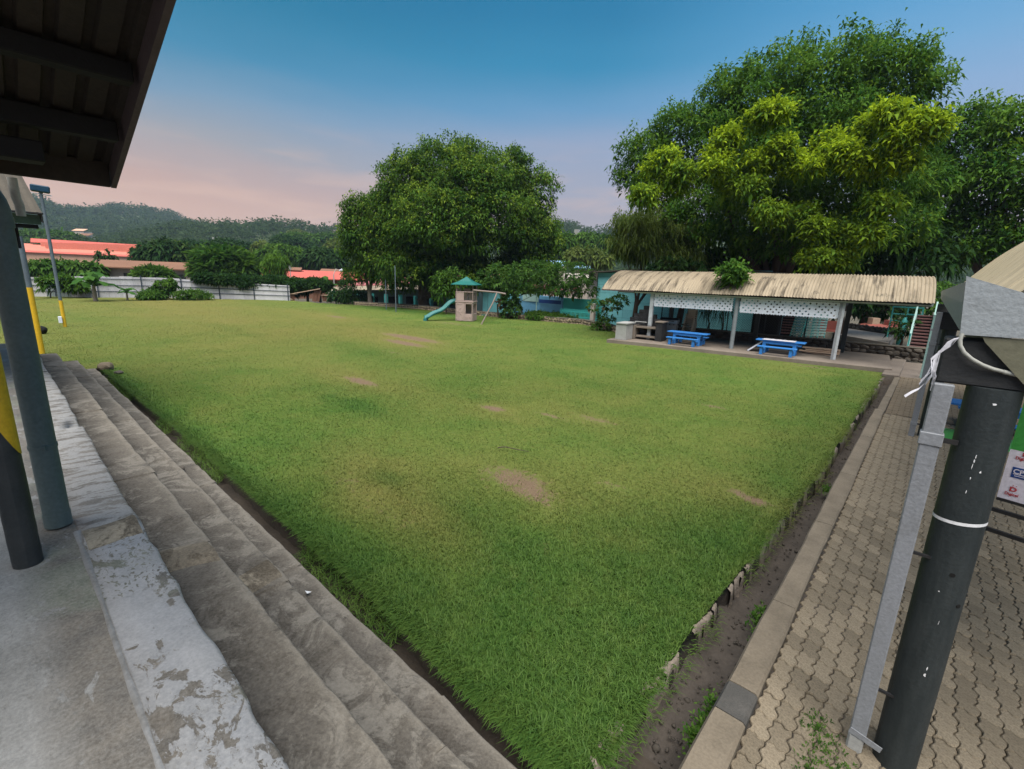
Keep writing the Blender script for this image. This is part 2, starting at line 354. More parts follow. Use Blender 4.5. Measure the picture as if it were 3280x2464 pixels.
def cream_roof():
    """cream corrugated sheet with black mould running down the flutes"""
    n = NT('cream_roof')
    a = n.noise(1.0, 6, .7, n.mapn((5.5, .55, .55)), .3); b = n.noise(.45, 5, .6); g = n.noise(30, 3, .6)
    c = n.mix(n.rng(b, .35, .65), (.265, .215, .15), (.345, .285, .205))
    c = n.mix(n.math('MULTIPLY', n.rng(a, .47, .62), n.rng(b, .30, .55)), c, (.075, .06, .042))
    c = n.mix(n.math('MULTIPLY', n.rng(n.noise(2.2, 7, .7), .6, .68), .75), c, (.07, .06, .045))
    return n.col(c).fin(.7, g, .15, .01, .25)
M['cream'] = cream_roof()
def cream_near():
    n = NT('cream_near')
    a = n.noise(1.3, 6, .7, n.mapn((2.0, 3.0, .8)), .2)
    c = n.mix(n.rng(a, .4, .65), (.56, .46, .30), (.42, .34, .225))
    c = n.mix(n.math('MULTIPLY', n.rng(n.noise(3.1, 7, .75, n.mapn((1, .6, 1)), .6), .66, .69), .95), c, (.11, .05, .022))
    return n.col(c).fin(.7, n.noise(40, 3), .15, .01, .25)
M['cream_near'] = cream_near()
def paver_mat():
    n = NT('paver')
    g = n.noise(70, 5, .8); b = n.noise(5, 6, .7)
    c = n.mix(n.rng(b, .4, .66), (.225, .188, .136), (.130, .107, .079))
    c = n.mix(.55, c, n.mix(n.rng(g, .35, .66), (.06, .047, .033), (.30, .245, .172)))
    c = n.mix(1.0, c, n.mix(n.rand(), (.78,)*3, (1.2,)*3), 'MULTIPLY')
    return n.col(c).fin(.92, g, .8, .006, .2)
M['paver'] = paver_mat()
M['paver_far'] = worn('paver_far', (.155, .122, .084), (.085, .067, .047), 4, .7, .92, 50, bs=.6)
M['curb'] = worn('curb', (.185, .152, .112), (.08, .066, .048), 3.2, .7, .9, 60, bs=.5, rv=.08)
M['curb_dark'] = worn('curb_dark', (.065, .062, .057), (.12, .11, .1), 9, .7, .9, 90, bs=.8)
def lawn_mats():
    """turf colour from the lawn's own growth map (attributes dry, lush, bare) broken up by noise; ground and blades share it"""
    out = []
    for nm in ('turf', 'blade'):
        n = NT(nm)
        geo = n.N.new('ShaderNodeNewGeometry').outputs['Position']
        f1 = n.noise(.9, 6, .65, geo); f2 = n.noise(7, 6, .75, geo); f3 = n.noise(42, 4, .75, geo)
        c = n.mix(n.rng(f1, .34, .66), (.108, .190, .034), (.178, .224, .050))
        c = n.mix(n.math('MULTIPLY', n.attr('lush'), n.rng(n.noise(2.4, 6, .7, geo), .3, .7, .45, .85)), c, (.040, .120, .022))
        dr = n.math('ADD', n.attr('dry'), n.math('MULTIPLY', n.rng(f2, .5, .8), .45))
        c = n.mix(n.math('MAXIMUM', n.math('MINIMUM', dr, 1.0), 0.0), c, (.235, .205, .062))
        if nm == 'turf':
            c = n.mix(n.rng(f3, .3, .7, 0, .5), c, (.035, .075, .012))
            br = n.rng(n.math('ADD', n.attr('bare'), n.math('ADD', n.math('MULTIPLY', n.math('SUBTRACT', f2, .5), 1.5), n.math('MULTIPLY', n.math('SUBTRACT', f3, .5), 1.2))), .38, .68)
            c = n.mix(br, c, n.mix(n.rng(f3, .3, .7), (.15, .10, .062), (.245, .175, .115)))
            n.col(c); n.fin(.95, n.math('ADD', f3, f2), .9, .04, .1); m = n.m
        else:
            c = n.mix(n.attr('v'), n.mix(.35, c, (.015, .055, .008)), n.mix(.22, c, (.17, .25, .04)))
            n.col(c); n.p.inputs['Roughness'].default_value = .6; n.p.inputs['Specular IOR Level'].default_value = .2
            tr = n.N.new('ShaderNodeBsdfTranslucent'); n.l(c, tr.inputs[0]); mx = n.N.new('ShaderNodeMixShader'); mx.inputs[0].default_value = .3
            n.l(n.p.outputs[0], mx.inputs[1]); n.l(tr.outputs[0], mx.inputs[2]); n.l(mx.outputs[0], n.out.inputs[0]); m = n.m
        out.append(m)
    return out
M['turf'], M['blade'] = lawn_mats()
M['leaf_mid'] = leafmat('leaf_mid', (.011, .050, .009), (.100, .190, .026), (.22, .31, .035))
M['leaf_neem'] = leafmat('leaf_neem', (.020, .078, .014), (.125, .240, .032), (.31, .42, .018))
M['leaf_dark'] = leafmat('leaf_dark', (.012, .042, .012), (.042, .088, .022), (.1, .15, .03))
M['leaf_bright'] = leafmat('leaf_bright', (.03, .09, .012), (.095, .175, .030), (.2, .25, .04))
M['leaf_olive'] = leafmat('leaf_olive', (.05, .09, .018), (.15, .19, .045), (.25, .26, .06))
M['leaf_hill'] = leafmat('leaf_hill', (.034, .066, .030), (.062, .100, .040), (.12, .13, .05), .5)
M['leaf_banana'] = leafmat('leaf_banana', (.03, .10, .022), (.085, .19, .04), (.22, .2, .06))
M['leaf_vine'] = leafmat('leaf_vine', (.026, .082, .018), (.10, .19, .036), (.32, .12, .13))
M['hill'] = worn('hill', (.075, .10, .045), (.04, .06, .03), .02, .8, .95, .5)
M['soil'] = worn('soil', (.10, .085, .06), (.055, .05, .035), .5, .8, .95, 8)
# ================================================================== ground, lawn, hills
def fbm(x, y, s, o=4, seed=0):
    """cheap value noise on arrays, about -1..1"""
    r = np.zeros_like(x, dtype=float); a = 1.0; tot = 0
    for k in range(o):
        xs, ys = x*s*2**k + seed*17.3 + k*7.7, y*s*2**k + seed*9.1 - k*3.3
        xi, yi = np.floor(xs), np.floor(ys); fx, fy = xs-xi, ys-yi
        fx = fx*fx*(3-2*fx); fy = fy*fy*(3-2*fy)
        h = lambda i, j: np.modf(np.abs(np.sin(i*127.1 + j*311.7 + seed*3.1)*43758.5453))[0]
        v = (h(xi, yi)*(1-fx)+h(xi+1, yi)*fx)*(1-fy) + (h(xi, yi+1)*(1-fx)+h(xi+1, yi+1)*fx)*fy
        r += a*(2*v-1); tot += a; a *= .55
    return r/tot
def sstep(a, b, x):
    t = np.clip((x-a)/(b-a), 0, 1); return t*t*(3-2*t)
def ground_h(x, y):
    x = np.asarray(x, float); y = np.asarray(y, float)
    z = np.full(x.shape, -.42)
    z -= 3.2*sstep(-52, -80, x)                      # the land falls away behind the tin fence
    z -= 1.3*sstep(26, 40, y)*sstep(-16, -24, x)
    return z + .06*fbm(x, y, .3, 3, 2)
# one ground sheet out to the horizon
g = np.concatenate([-np.geomspace(1500, 90, 20), np.linspace(-84, 60, 49), np.geomspace(70, 1500, 20)])
gx, gy = np.meshgrid(g, g); nn = len(g)
ii = np.arange(nn*nn).reshape(nn, nn)
ground = fastmesh('ground', np.stack([gx.ravel(), gy.ravel(), ground_h(gx, gy).ravel()], 1),
                  np.stack([ii[:-1,:-1].ravel(), ii[:-1,1:].ravel(), ii[1:,1:].ravel(), ii[1:,:-1].ravel()], 1), M['soil'], smooth=True)
tag(ground, 'bare brown earth under and around the lawn', kind='structure')

# ---- lawn outline
WALL = [(-38.5, 18.2), (-35.8, 20.1), (-34.2, 21.2), (-30.4, 22.6), (-25.1, 22.3), (-20.9, 22.9), (-18.2, 23.5), (-15.7, 23.9), (-12.6, 22.2), (-11.2, 20.4)]
wx = np.array([p[0] for p in WALL][::1]); wy = np.array([p[1] for p in WALL])
def lawn_top(x):
    x = np.asarray(x, float)
    t = np.interp(x, np.r_[-60, -47, -42.6, wx, -10.6, -10.3, -.79, 0], np.r_[8.5, 9.5, 17.0, wy, 18.4, 17.75, 19.25, 19.4])
    return t
def lawn_right(y):
    y = np.asarray(y, float); return np.interp(y, [0, 3, 6, 8, 20], [-.95, -.95, -.88, -.82, -.78]) + .028*fbm(y, y*0, 1.6, 4, 3)
def lawn_low(x):
    x = np.asarray(x, float); return np.interp(x, [-16, -13, -8, -3, -1], [1.70, 1.73, 1.80, 1.80, 1.70]) + .035*fbm(x, x*0, 1.3, 4, 5)
E_ = lambda x, y, cx, cy, rx, ry: np.exp(-(((x-cx)/rx)**2 + ((y-cy)/ry)**2))
def growth(x, y):
    """dry, lush and bare of the turf at (x, y)"""
    n1 = fbm(x, y, .35, 4, 11); n2 = fbm(x, y, 1.1, 4, 12)
    dry = .10 + .42*sstep(-6, -22, x)*sstep(18, 11, y) + .12*sstep(4, 9, y) + .26*n1 + .12*fbm(x, y, 2.2, 3, 18)
    for e in ((-4.2, 2.75, 1.5, .5, .65), (-5.6, 3.3, 1.3, .5, .45), (-3.6, 4.4, 1.6, .9, .42), (-6.2, 6.4, 1.5, .5, .35), (-4.4, 7.5, 1.4, .5, .3), (-10.3, 5.9, 2.4, .7, .4), (-16.4, 11.2, 3.6, 1.3, .5), (-27, 13.5, 4.5, 1.4, .4), (-30, 8, 8, 3.0, .3), (-1.3, 6, .8, .5, .35), (-42, 8, 7, 5, .35), (-2.6, 5.8, 1.2, .6, .25)):
        dry = dry + e[4]*E_(x, y, *e[:4])
    lush = .12 + .30*n2 + .25*np.clip(fbm(x, y, .22, 3, 29), 0, 1)
    for e in ((-1.7, 2.2, 2.1, 1.2, .85), (-4.9, 3.12, .36, .2, 1.0), (-8.3, 4.6, 1.6, .34, .75), (-1.7, 4.3, .7, 1.1, .55), (-1.15, 5.5, .35, 4.5, .5), (-14, 8.3, 3.5, .8, .45), (-28, 20.5, 8, 1.6, .8), (-14, 19.5, 4.0, 2.2, .35), (-5.9, 10.2, 1.0, .35, .3), (-1.6, 14, .5, 4, .4), (-3.4, 3.3, .5, .3, .4), (-22.5, 7.0, 5, .5, .4), (-7.5, 2.6, 2.0, .5, .35), (-2.4, 3.2, .7, .5, .35)):
        lush = lush + e[4]*E_(x, y, *e[:4])
    lush = lush + .75*sstep(.55, .05, y-lawn_low(x))*(x > -15.5)
    bare = .12*np.clip(n2, 0, 1)
    for e in ((-16.3, 11.7, 2.2, .42, 1.0), (-15.1, 10.6, 1.5, .35, .95), (-10.2, 5.85, .8, .22, .9), (-6.3, 6.55, .33, .2, .9), (-5.2, 7.05, .5, .1, .6), (-4.5, 7.45, .55, .16, .8), (-3.75, 4.35, .62, .33, .75), (-3.2, 4.15, .35, .2, .5), (-1.22, 6.0, .25, .12, .9), (-1.5, 6.15, .15, .1, .6), (-26.6, 13.9, 1.5, .4, .75), (-3.2, 10.3, .4, .16, .6), (-13.4, 8.9, .9, .2, .5), (-20, 17.3, 3.3, .8, .45), (-2.7, 5.1, .4, .12, .5), (-4.1, 2.6, .7, .2, .35), (-5.2, 2.75, .4, .2, .35), (-2.45, 3.3, .14, .1, .55), (-7.8, 8.6, .3, .1, .4)):
        bare = bare + e[4]*E_(x, y, *e[:4])
    bare = bare*1.05
    sl = 17.75 + (x+10.3)*.147                        # worn strip along the front of the pavilion slab
    bare = bare + .75*np.exp(-((y-sl+.55)/.22)**2)*(x > -9.5)*np.clip(.5+n1, 0, 1)
    lush = np.clip(lush, 0, 1); dry = dry-.38*lush
    return np.clip(dry, -.4, 1), lush, np.clip(bare, 0, 1)
def lawn_z(x, y):
    return .022*fbm(x, y, .5, 3, 21) + .10*sstep(-30, -47, x)
u = np.concatenate([np.arange(0, 6, .12), np.arange(6, 16, .25), np.arange(16, 53, .5)])
v = np.concatenate([np.arange(0, 5, .12), np.arange(5, 12, .25), np.arange(12, 25, .5)])
ux, vy = np.meshgrid(u, v)
yy0 = vy + 2.0; xx = lawn_right(yy0) - ux
yy = vy + np.where(xx > -15.9, lawn_low(xx), 1.8)
xx = lawn_right(yy) - ux
ids = np.arange(xx.size).reshape(xx.shape)
F = np.stack([ids[:-1,:-1], ids[1:,:-1], ids[1:,1:], ids[:-1,1:]], -1).reshape(-1, 4)
cxm = xx.ravel()[F].mean(1); cym = yy.ravel()[F].mean(1)
F = F[cym < lawn_top(cxm) + .3]
zz = lawn_z(xx, yy)
V = np.stack([xx.ravel(), yy.ravel(), zz.ravel()], 1)
# skirt: the cut earth edge along the drain (right) and along the steps (near)
def skirt(idx, off):
    top = V[idx]; m1 = top + off*.4 + np.array([0, 0, -.09]); bo = top + off + np.array([0, 0, -.32])
    m1[:, :2] += .02*np.random.default_rng(3).normal(size=(len(top), 2)); return m1, bo
Vl = [V]; Fl = [F]; n0 = len(V)
for idx, off in ((ids[:, 0], np.array([.03, 0, 0])), (ids[0, xx[0] > -15.75], np.array([0, -.03, 0]))):
    m1, bo = skirt(idx, off); k = len(idx); a = idx; b = n0+np.arange(k); c = b+k
    Vl += [m1, bo]; n0 += 2*k
    Fl += [np.stack([a[:-1], a[1:], b[1:], b[:-1]], 1), np.stack([b[:-1], b[1:], c[1:], c[:-1]], 1)]
nturf = len(F)
Va = np.concatenate(Vl); Fa = np.concatenate(Fl)
# the part of the lawn beyond the end of the steps, to the left of the frame
u2 = np.arange(-52, -15.2, .5); v2 = np.arange(-8, 2.01, .4); x2, y2 = np.meshgrid(u2, v2)
y2 = np.where(y2 > 1.9, np.where(x2 > -15.9, lawn_low(x2), 1.8), y2); x2 = np.where(x2 > -15.9, -15.72, x2)
i2 = np.arange(x2.size).reshape(x2.shape) + len(Va)
Fb = np.stack([i2[:-1,:-1], i2[:-1,1:], i2[1:,1:], i2[1:,:-1]], -1).reshape(-1, 4)
Va = np.concatenate([Va, np.stack([x2.ravel(), y2.ravel(), lawn_z(x2, y2).ravel()-.004], 1)]); Fall = np.concatenate([Fa, Fb])
dr, lu, ba = growth(Va[:, 0], Va[:, 1])
lawn = fastmesh('lawn', Va, Fall, M['turf'], attrs={'dry': dr, 'lush': lu, 'bare': ba}, smooth=True)
lawn.data.materials.append(M['trench_soil'])
mi = np.zeros(len(Fall), np.int32); mi[nturf:len(Fa)] = 1
if len(lawn.data.polygons) == len(mi): lawn.data.polygons.foreach_set('material_index', mi)
tag(lawn, kind='structure')
# ---- grass blades
def blades(x, y, ln, wd, seed, lean=.6, out=None, zz=None):
    r = np.random.default_rng(seed); n = len(x)
    a = r.uniform(0, 2*np.pi, n); le = np.abs(r.normal(lean, .28, n)); h = ln*r.uniform(.6, 1.3, n)
    dx, dy = np.cos(a), np.sin(a)
    if out is not None:
        dx = dx*.5 + out[:, 0]; dy = dy*.5 + out[:, 1]; q = np.hypot(dx, dy)+1e-6; dx /= q; dy /= q
    px, py = -dy, dx
    rot = r.uniform(-.8, .8, n); px, py = px*np.cos(rot)+dx*np.sin(rot), py*np.cos(rot)+dy*np.sin(rot)
    z = lawn_z(x, y) if zz is None else zz
    w = wd*r.uniform(.7, 1.3, n)/2
    b = np.stack([x, y, z-.004], 1); pr = np.stack([px, py, 0*x], 1); di = np.stack([dx, dy, 0*x], 1); zh = np.array([0, 0, 1.0])
    mid = b + di*(h*np.sin(le)*.45)[:, None] + zh*(h*np.cos(le)*.62)[:, None]
    tip = b + di*(h*np.sin(le)*1.0+h*.25)[:, None] + zh*(h*np.cos(le)*.72 - h*.12*(le > .7))[:, None]
    Vb = np.stack([b-pr*w[:, None], b+pr*w[:, None], mid-pr*(w*.9)[:, None], mid+pr*(w*.9)[:, None], tip], 1).reshape(-1, 3)
    k = (np.arange(n)*5)[:, None]
    Fb = np.concatenate([k+np.array([0, 1, 3]), k+np.array([0, 3, 2]), k+np.array([2, 3, 4])], 0)
    d_, l_, b_ = growth(x, y); vv = np.repeat(r.uniform(0, 1, n), 5)
    return Vb, Fb, vv, np.repeat(d_, 5), np.repeat(l_, 5)
parts = []
def scatter(x0, x1, y0, y1, dens, ln, wd, seed, hole=None):
    r = np.random.default_rng(seed); n = int((x1-x0)*(y1-y0)*dens)
    x = r.uniform(x0, x1, n); y = r.uniform(y0, y1, n)
    ok = (x < lawn_right(y)) & (y < lawn_top(x)-.1) & ((y > lawn_low(x)) | (x < -15.7))
    if hole: ok &= ~((x > hole[0]) & (x < hole[1]) & (y > hole[2]) & (y < hole[3]))
    d_, l_, b_ = growth(x, y); cl = fbm(x, y, 3.5, 3, 31)
    ok &= r.uniform(0, 1, n) < np.clip(1.15 - 1.35*b_ - .35*d_ + .35*l_ + .45*cl, .04, 1)
    x, y = x[ok], y[ok]; l_ = l_[ok]
    parts.append(blades(x, y, ln*(.75+.6*l_), wd, seed+1))
def zones(seed, dens, ln, wd, near, far, box):
    """blades whose spacing opens with distance from the steps; zones overlap so that no line shows"""
    r = np.random.default_rng(seed); n = int((box[1]-box[0])*(box[3]-box[2])*dens)
    x = r.uniform(box[0], box[1], n); y = r.uniform(box[2], box[3], n); d = np.hypot(x, y)
    ok = (x < lawn_right(y)) & (y < lawn_top(x)-.1) & ((y > lawn_low(x)) | (x < -15.7))
    p = sstep(near[0], near[1], d)*(1-sstep(far[0], far[1], d)) if near else 1-sstep(far[0], far[1], d)
    d_, l_, b_ = growth(x, y); cl = fbm(x, y, 3.5, 3, 31)
    ok &= r.uniform(0, 1, n) < p*np.clip(1.15 - 1.35*b_ - .35*d_ + .35*l_ + .45*cl, .04, 1)
    x, y = x[ok], y[ok]; parts.append(blades(x, y, ln*(.75+.6*l_[ok]), wd, seed+1))
zones(41, 5200, .050, .0062, None, (4.2, 7.0), (-7, -.7, 1.7, 7))
zones(43, 1500, .045, .0085, (3.8, 6.5), (9, 15), (-16.5, -.7, -2, 13))
zones(45, 420, .040, .012, (8.5, 14), (20, 30), (-31, -.7, -6, 22))
zones(47, 110, .040, .018, (19, 29), (58, 60), (-50, -.7, -4, 24))
# longer grass hanging over the two cut edges
r_ = np.random.default_rng(61)
y = r_.uniform(1.9, 18.5, 9000)**1.0; y = 1.9 + (y-1.9)**1.5/16.6**.5; y = np.clip(y, 1.9, 18.4)
keep = fbm(y, y*0, .55, 3, 8) > -.12; y = y[keep]
x = lawn_right(y) - np.abs(r_.normal(0, .06, len(y))) + .02
parts.append(blades(x, y, .055*r_.uniform(.5, 1.5, len(x)), .007, 62, .95, np.tile([1.0, 0], (len(x), 1))))
x = -1.0 - r_.uniform(0, 1, 30000)**1.5*14.6; y = lawn_low(x) + np.abs(r_.normal(0, .07, len(x))) - .035
parts.append(blades(x, y, .062*r_.uniform(.45, 1.6, len(x)), .0075, 63, .85, np.tile([0, -1.0], (len(x), 1))))
# straggling grass on the earth of the trench and on the drain's turf wall
x = -.9 - r_.uniform(0, 1, 9000)**1.5*14.6; q = r_.uniform(0, 1, len(x))**.6; y = 1.60+(lawn_low(x)-1.60)*q
k_ = fbm(x, y, .9, 3, 15) > -.05; x, y, q = x[k_], y[k_], q[k_]
parts.append(blades(x, y, .10*r_.uniform(.4, 1.5, len(x)), .006, 64, .9, None, -.17+.14*q**2))
y = 1.9+r_.uniform(0, 1, 1600)**1.6*14; k_ = fbm(y, y*0, .8, 3, 19) > .0; y = y[k_]; q = r_.uniform(0, 1, len(y)); x = lawn_right(y)+.02+.05*(1-q)
parts.append(blades(x, y, .06*r_.uniform(.4, 1.5, len(x)), .006, 65, .9, np.tile([.8, 0], (len(x), 1)), -.2+.2*q))
off = 0; VV = []; FF = []
for p in parts: VV.append(p[0]); FF.append(p[1]+off); off += len(p[0])
grass = fastmesh('grass', np.concatenate(VV), np.concatenate(FF), M['blade'],
                 attrs={'v': np.concatenate([p[2] for p in parts]), 'dry': np.concatenate([p[3] for p in parts]), 'lush': np.concatenate([p[4] for p in parts])})
tag(grass, kind='stuff')

# ---- foliage engine: every clump is a tuft of drooping leaves
def leaves(cent, nrm, size, seed, k=8, droop=.5, width=.34, tone=None, tips=None, spread=.22):
    r = np.random.default_rng(seed); n = len(cent)
    size = np.broadcast_to(np.asarray(size, float), (n,))
    d = r.normal(size=(n, k, 3)); d /= np.linalg.norm(d, axis=2, keepdims=True)
    d = d*.75 + nrm[:, None, :]*.65; d[..., 2] += .15; d /= np.linalg.norm(d, axis=2, keepdims=True)
    ln = size[:, None]*r.uniform(.65, 1.25, (n, k))
    up = np.array([0, 0, 1.0]); s = np.cross(d, up); s += .25*r.normal(size=s.shape); s /= np.linalg.norm(s, axis=2, keepdims=True)+1e-6
    b = np.repeat(cent[:, None, :], k, 1) + r.normal(size=(n, k, 3))*(size*spread)[:, None, None]
    mid = b + d*(ln*.5)[..., None]; mid[..., 2] += ln*.04
    tip = b + d*ln[..., None]; tip[..., 2] -= ln*droop
    w = (ln*width)[..., None]*.5
    Vq = np.stack([b, mid+s*w, tip, mid-s*w], 2).reshape(-1, 3)
    Fq = np.arange(n*k*4).reshape(-1, 4)
    t0 = r.uniform(0, 1, n) if tone is None else tone
    vv = np.clip(t0[:, None] + r.uniform(-.22, .22, (n, k)), 0, 1)
    tt = np.zeros((n, k)) if tips is None else np.clip(tips[:, None] + r.uniform(-.15, .15, (n, k))*(tips[:, None] > .05), 0, 1)
    return Vq, Fq, np.repeat(vv.ravel(), 4), np.repeat(tt.ravel(), 4)
def lobes_pts(lobes, per, seed, shell=.22, low=-.55, keepin=.62):
    """points on the outside of a union of ellipsoids; lobes (x,y,z,rx,ry,rz)"""
    r = np.random.default_rng(seed); C = []; Nn = []; Li = []
    A = np.array(lobes, float)
    if A.shape[1] == 4: A = np.concatenate([A[:, :3], A[:, 3:4], A[:, 3:4], A[:, 3:4]*.85], 1)
    for i, l in enumerate(A):
        n = max(6, int(per*l[3]*l[4]))
        d = r.normal(size=(n, 3)); d /= np.linalg.norm(d, axis=1, keepdims=True)
        d = d[d[:, 2] > low + .25*r.normal(size=len(d))]
        rr = 1 - shell*np.abs(r.normal(size=len(d))); rr += .10*(r.uniform(size=len(d)) > .93)
        p = l[:3] + d*l[3:]*rr[:, None]
        nn_ = d/l[3:]; nn_ /= np.linalg.norm(nn_, axis=1, keepdims=True)
        ok = np.ones(len(p), bool)
        for j, q in enumerate(A):
            if j != i: ok &= (((p-q[:3])/q[3:])**2).sum(1) > keepin**2
        C.append(p[ok]); Nn.append(nn_[ok]); Li.append(np.full(ok.sum(), i))
    return np.concatenate(C), np.concatenate(Nn), np.concatenate(Li)
def crown(name, mat, lobes, per, size, seed, parent=None, k=8, droop=.5, width=.34, tipf=None, shell=.22, low=-.55, keepin=.62, kind=None, sub_=0, bmax=1.0, spread=.22):
    if sub_:
        A = np.array(lobes, float); r0 = np.random.default_rng(seed+77); SL = []; par = []
        for i, l in enumerate(A):
            nb = int(sub_*max(1, (l[3]*l[5])**.5/1.2)); d = r0.normal(size=(nb, 3)); d /= np.linalg.norm(d, axis=1, keepdims=True)
            d = d[d[:, 2] > low-.1]; rad = np.minimum(l[3], l[5])*r0.uniform(.22, .40, len(d)); rad = np.minimum(rad, bmax)
            p = l[:3]+d*(l[3:]-rad[:, None]*.55)*r0.uniform(.86, 1.06, (len(d), 1))
            ok = np.ones(len(p), bool)
            for j, q in enumerate(A):
                if j != i: ok &= (((p-q[:3])/q[3:])**2).sum(1) > .62
            no = int(nb*.30); d = r0.normal(size=(no, 3)); d[:, 2] = np.abs(d[:, 2])*.9-.15; d /= np.linalg.norm(d, axis=1, keepdims=True); po = l[:3]+d*l[3:]*r0.uniform(1.03, 1.17, (no, 1)); oo = np.ones(no, bool)
            for j, q in enumerate(A):
                if j != i: oo &= (((po-q[:3])/q[3:])**2).sum(1) > 1.05
            p = np.concatenate([p, po]); rad = np.concatenate([rad, r0.uniform(.16, .34, no)*min(1, l[3]/1.5)]); ok = np.concatenate([ok, oo])
            SL += [(a[0], a[1], a[2], b, b, b*.72) for a, b in zip(p[ok], rad[ok])]; par += [i]*int(ok.sum())
        c, n, li = lobes_pts(SL, per*1.25, seed, .16, -.35, .55); li = np.array(par)[li]
        c2, n2, l2 = lobes_pts(lobes, per*.5, seed+3, .12, low, keepin)      # thin inner skin that stops one seeing through
        c2 = c2-n2*.35; c3_, n3, l3 = lobes_pts([tuple(a[:3])+tuple(a[3:]*(.60 if a[3] > 1.5 else .2)) for a in A], per*.40, seed+4, .10, -1.2, .3)
        sz_ = np.concatenate([np.full(len(c), 1.0), np.full(len(c2), 1.0), np.full(len(c3_), 1.4)])
        c = np.concatenate([c, c2, c3_]); n = np.concatenate([n, n2, n3]); li = np.concatenate([li, l2, l3])
    else:
        c, n, li = lobes_pts(lobes, per, seed, shell, low, keepin); sz_ = 1.0
    r = np.random.default_rng(seed+5)
    tone = np.clip(.5 + .38*fbm(c[:, 0]+c[:, 2], c[:, 1]-c[:, 2], .9/max(size, .2)*.5, 2, seed % 50) + r.normal(0, .13, len(c)), 0, 1)
    tips = None if tipf is None else tipf(c, n, li, r)
    V_, F_, v_, t_ = leaves(c, n, size*sz_*r.uniform(.75, 1.2, len(c)), seed+9, k, droop, width, tone, tips, spread)
    o = fastmesh(name, V_, F_, mat, parent, {'v': v_, 't': t_})
    if kind: o['kind'] = kind
    return o
def limb_mesh(base, tips, r0, seed, mat, name, parent, bow=.25):
    """a trunk that divides into limbs reaching to the given points"""
    r = random.Random(seed); mb = MB(); base = Vector(base)
    fork = base + Vector((r.uniform(-.15, .15), r.uniform(-.15, .15), 1))*(min(t[2] for t in tips)-base.z)*.45
    pts = [base-Vector((0, 0, .3)), base, base.lerp(fork, .5)+Vector((r.uniform(-.1, .1)*r0*4, r.uniform(-.1, .1)*r0*4, 0)), fork]
    mb.tube(pts, [r0*1.5, r0*1.15, r0*.92, r0*.8], 9)
    for t in tips:
        t = Vector(t); a = fork.lerp(base, r.uniform(0, .25)); rr = r0*r.uniform(.38, .6)
        m1 = a.lerp(t, .35)+Vector((r.uniform(-1, 1), r.uniform(-1, 1), r.uniform(-.3, .6)))*bow*(t-a).length*.3
        m2 = a.lerp(t, .7)+Vector((r.uniform(-1, 1), r.uniform(-1, 1), r.uniform(-.3, .6)))*bow*(t-a).length*.3
        mb.tube([a, m1, m2, t], [rr, rr*.75, rr*.45, rr*.15], 6)
        for q in range(2):
            e = m2 + Vector((r.uniform(-1, 1), r.uniform(-1, 1), r.uniform(-.2, .8)))*(t-a).length*.3
            mb.tube([m1.lerp(m2, r.random()), e], [rr*.35, rr*.08], 5)
    return mb.build(name, mat, parent)

# ---- hills behind the town and the far woods on them
def hill_strip(ridge, d0, d1, base_z, rows=16, seed=1):
    """ridge: (pixel x, pixel y) of the skyline; the slope rises from d0 to its crest at d1 metres"""
    xs = np.array([p[0] for p in ridge], float); ys = np.array([p[1] for p in ridge], float)
    px = np.linspace(xs[0], xs[-1], 90); py = np.interp(px, xs, ys)
    P = []
    for i in range(rows+3):
        t = i/rows; row = []
        for x, y in zip(px, py):
            top = at(x, y, d1); d = d0+(d1-d0)*t; q = at(x, y, d)
            if t <= 1: s = t*t*(3-2*t)*.55+t*.45; z = base_z+(top.z-base_z)*s
            else: z = top.z - (t-1)*(top.z-base_z)*2.5
            row.append((q.x, q.y, z))
        P.append(row)
    P = np.array(P); n1 = fbm(P[..., 0], P[..., 1], .012, 4, seed)
    tt = np.clip(np.arange(rows+3)/rows, 0, 1.0)[:, None]
    P[..., 2] += n1*(P[..., 2].max()-base_z)*.10*np.sin(np.pi*np.clip(tt, 0, 1))
    return P
FAR = [(-900, 640), (-500, 610), (-150, 630), (40, 640), (120, 657), (175, 682), (230, 694), (300, 690), (360, 684), (430, 684), (490, 690), (540, 702), (600, 726), (680, 742), (760, 752), (1000, 775), (1300, 800)]
MID = [(300, 812), (420, 780), (560, 752), (640, 744), (720, 742), (800, 738), (860, 734), (930, 735), (985, 742), (1020, 752), (1080, 754), (1200, 752), (1400, 748), (1600, 745), (1720, 742), (1790, 737), (1830, 735), (1880, 745), (1930, 758), (1990, 762), (2060, 748), (2200, 740), (2500, 738), (2900, 760), (3500, 800)]
PF = hill_strip(FAR, 330, 800, -6, 18, 1); PM = hill_strip(MID, 190, 400, -5, 14, 2)
Vh = np.concatenate([PF.reshape(-1, 3), PM.reshape(-1, 3)])
def gf(P, o):
    i = np.arange(P.shape[0]*P.shape[1]).reshape(P.shape[:2])+o
    return np.stack([i[:-1,:-1], i[:-1,1:], i[1:,1:], i[1:,:-1]], -1).reshape(-1, 4)
hills = fastmesh('hills', Vh, np.concatenate([gf(PF, 0), gf(PM, PF.shape[0]*PF.shape[1])]), M['hill'], smooth=True)
tag(hills, kind='structure')
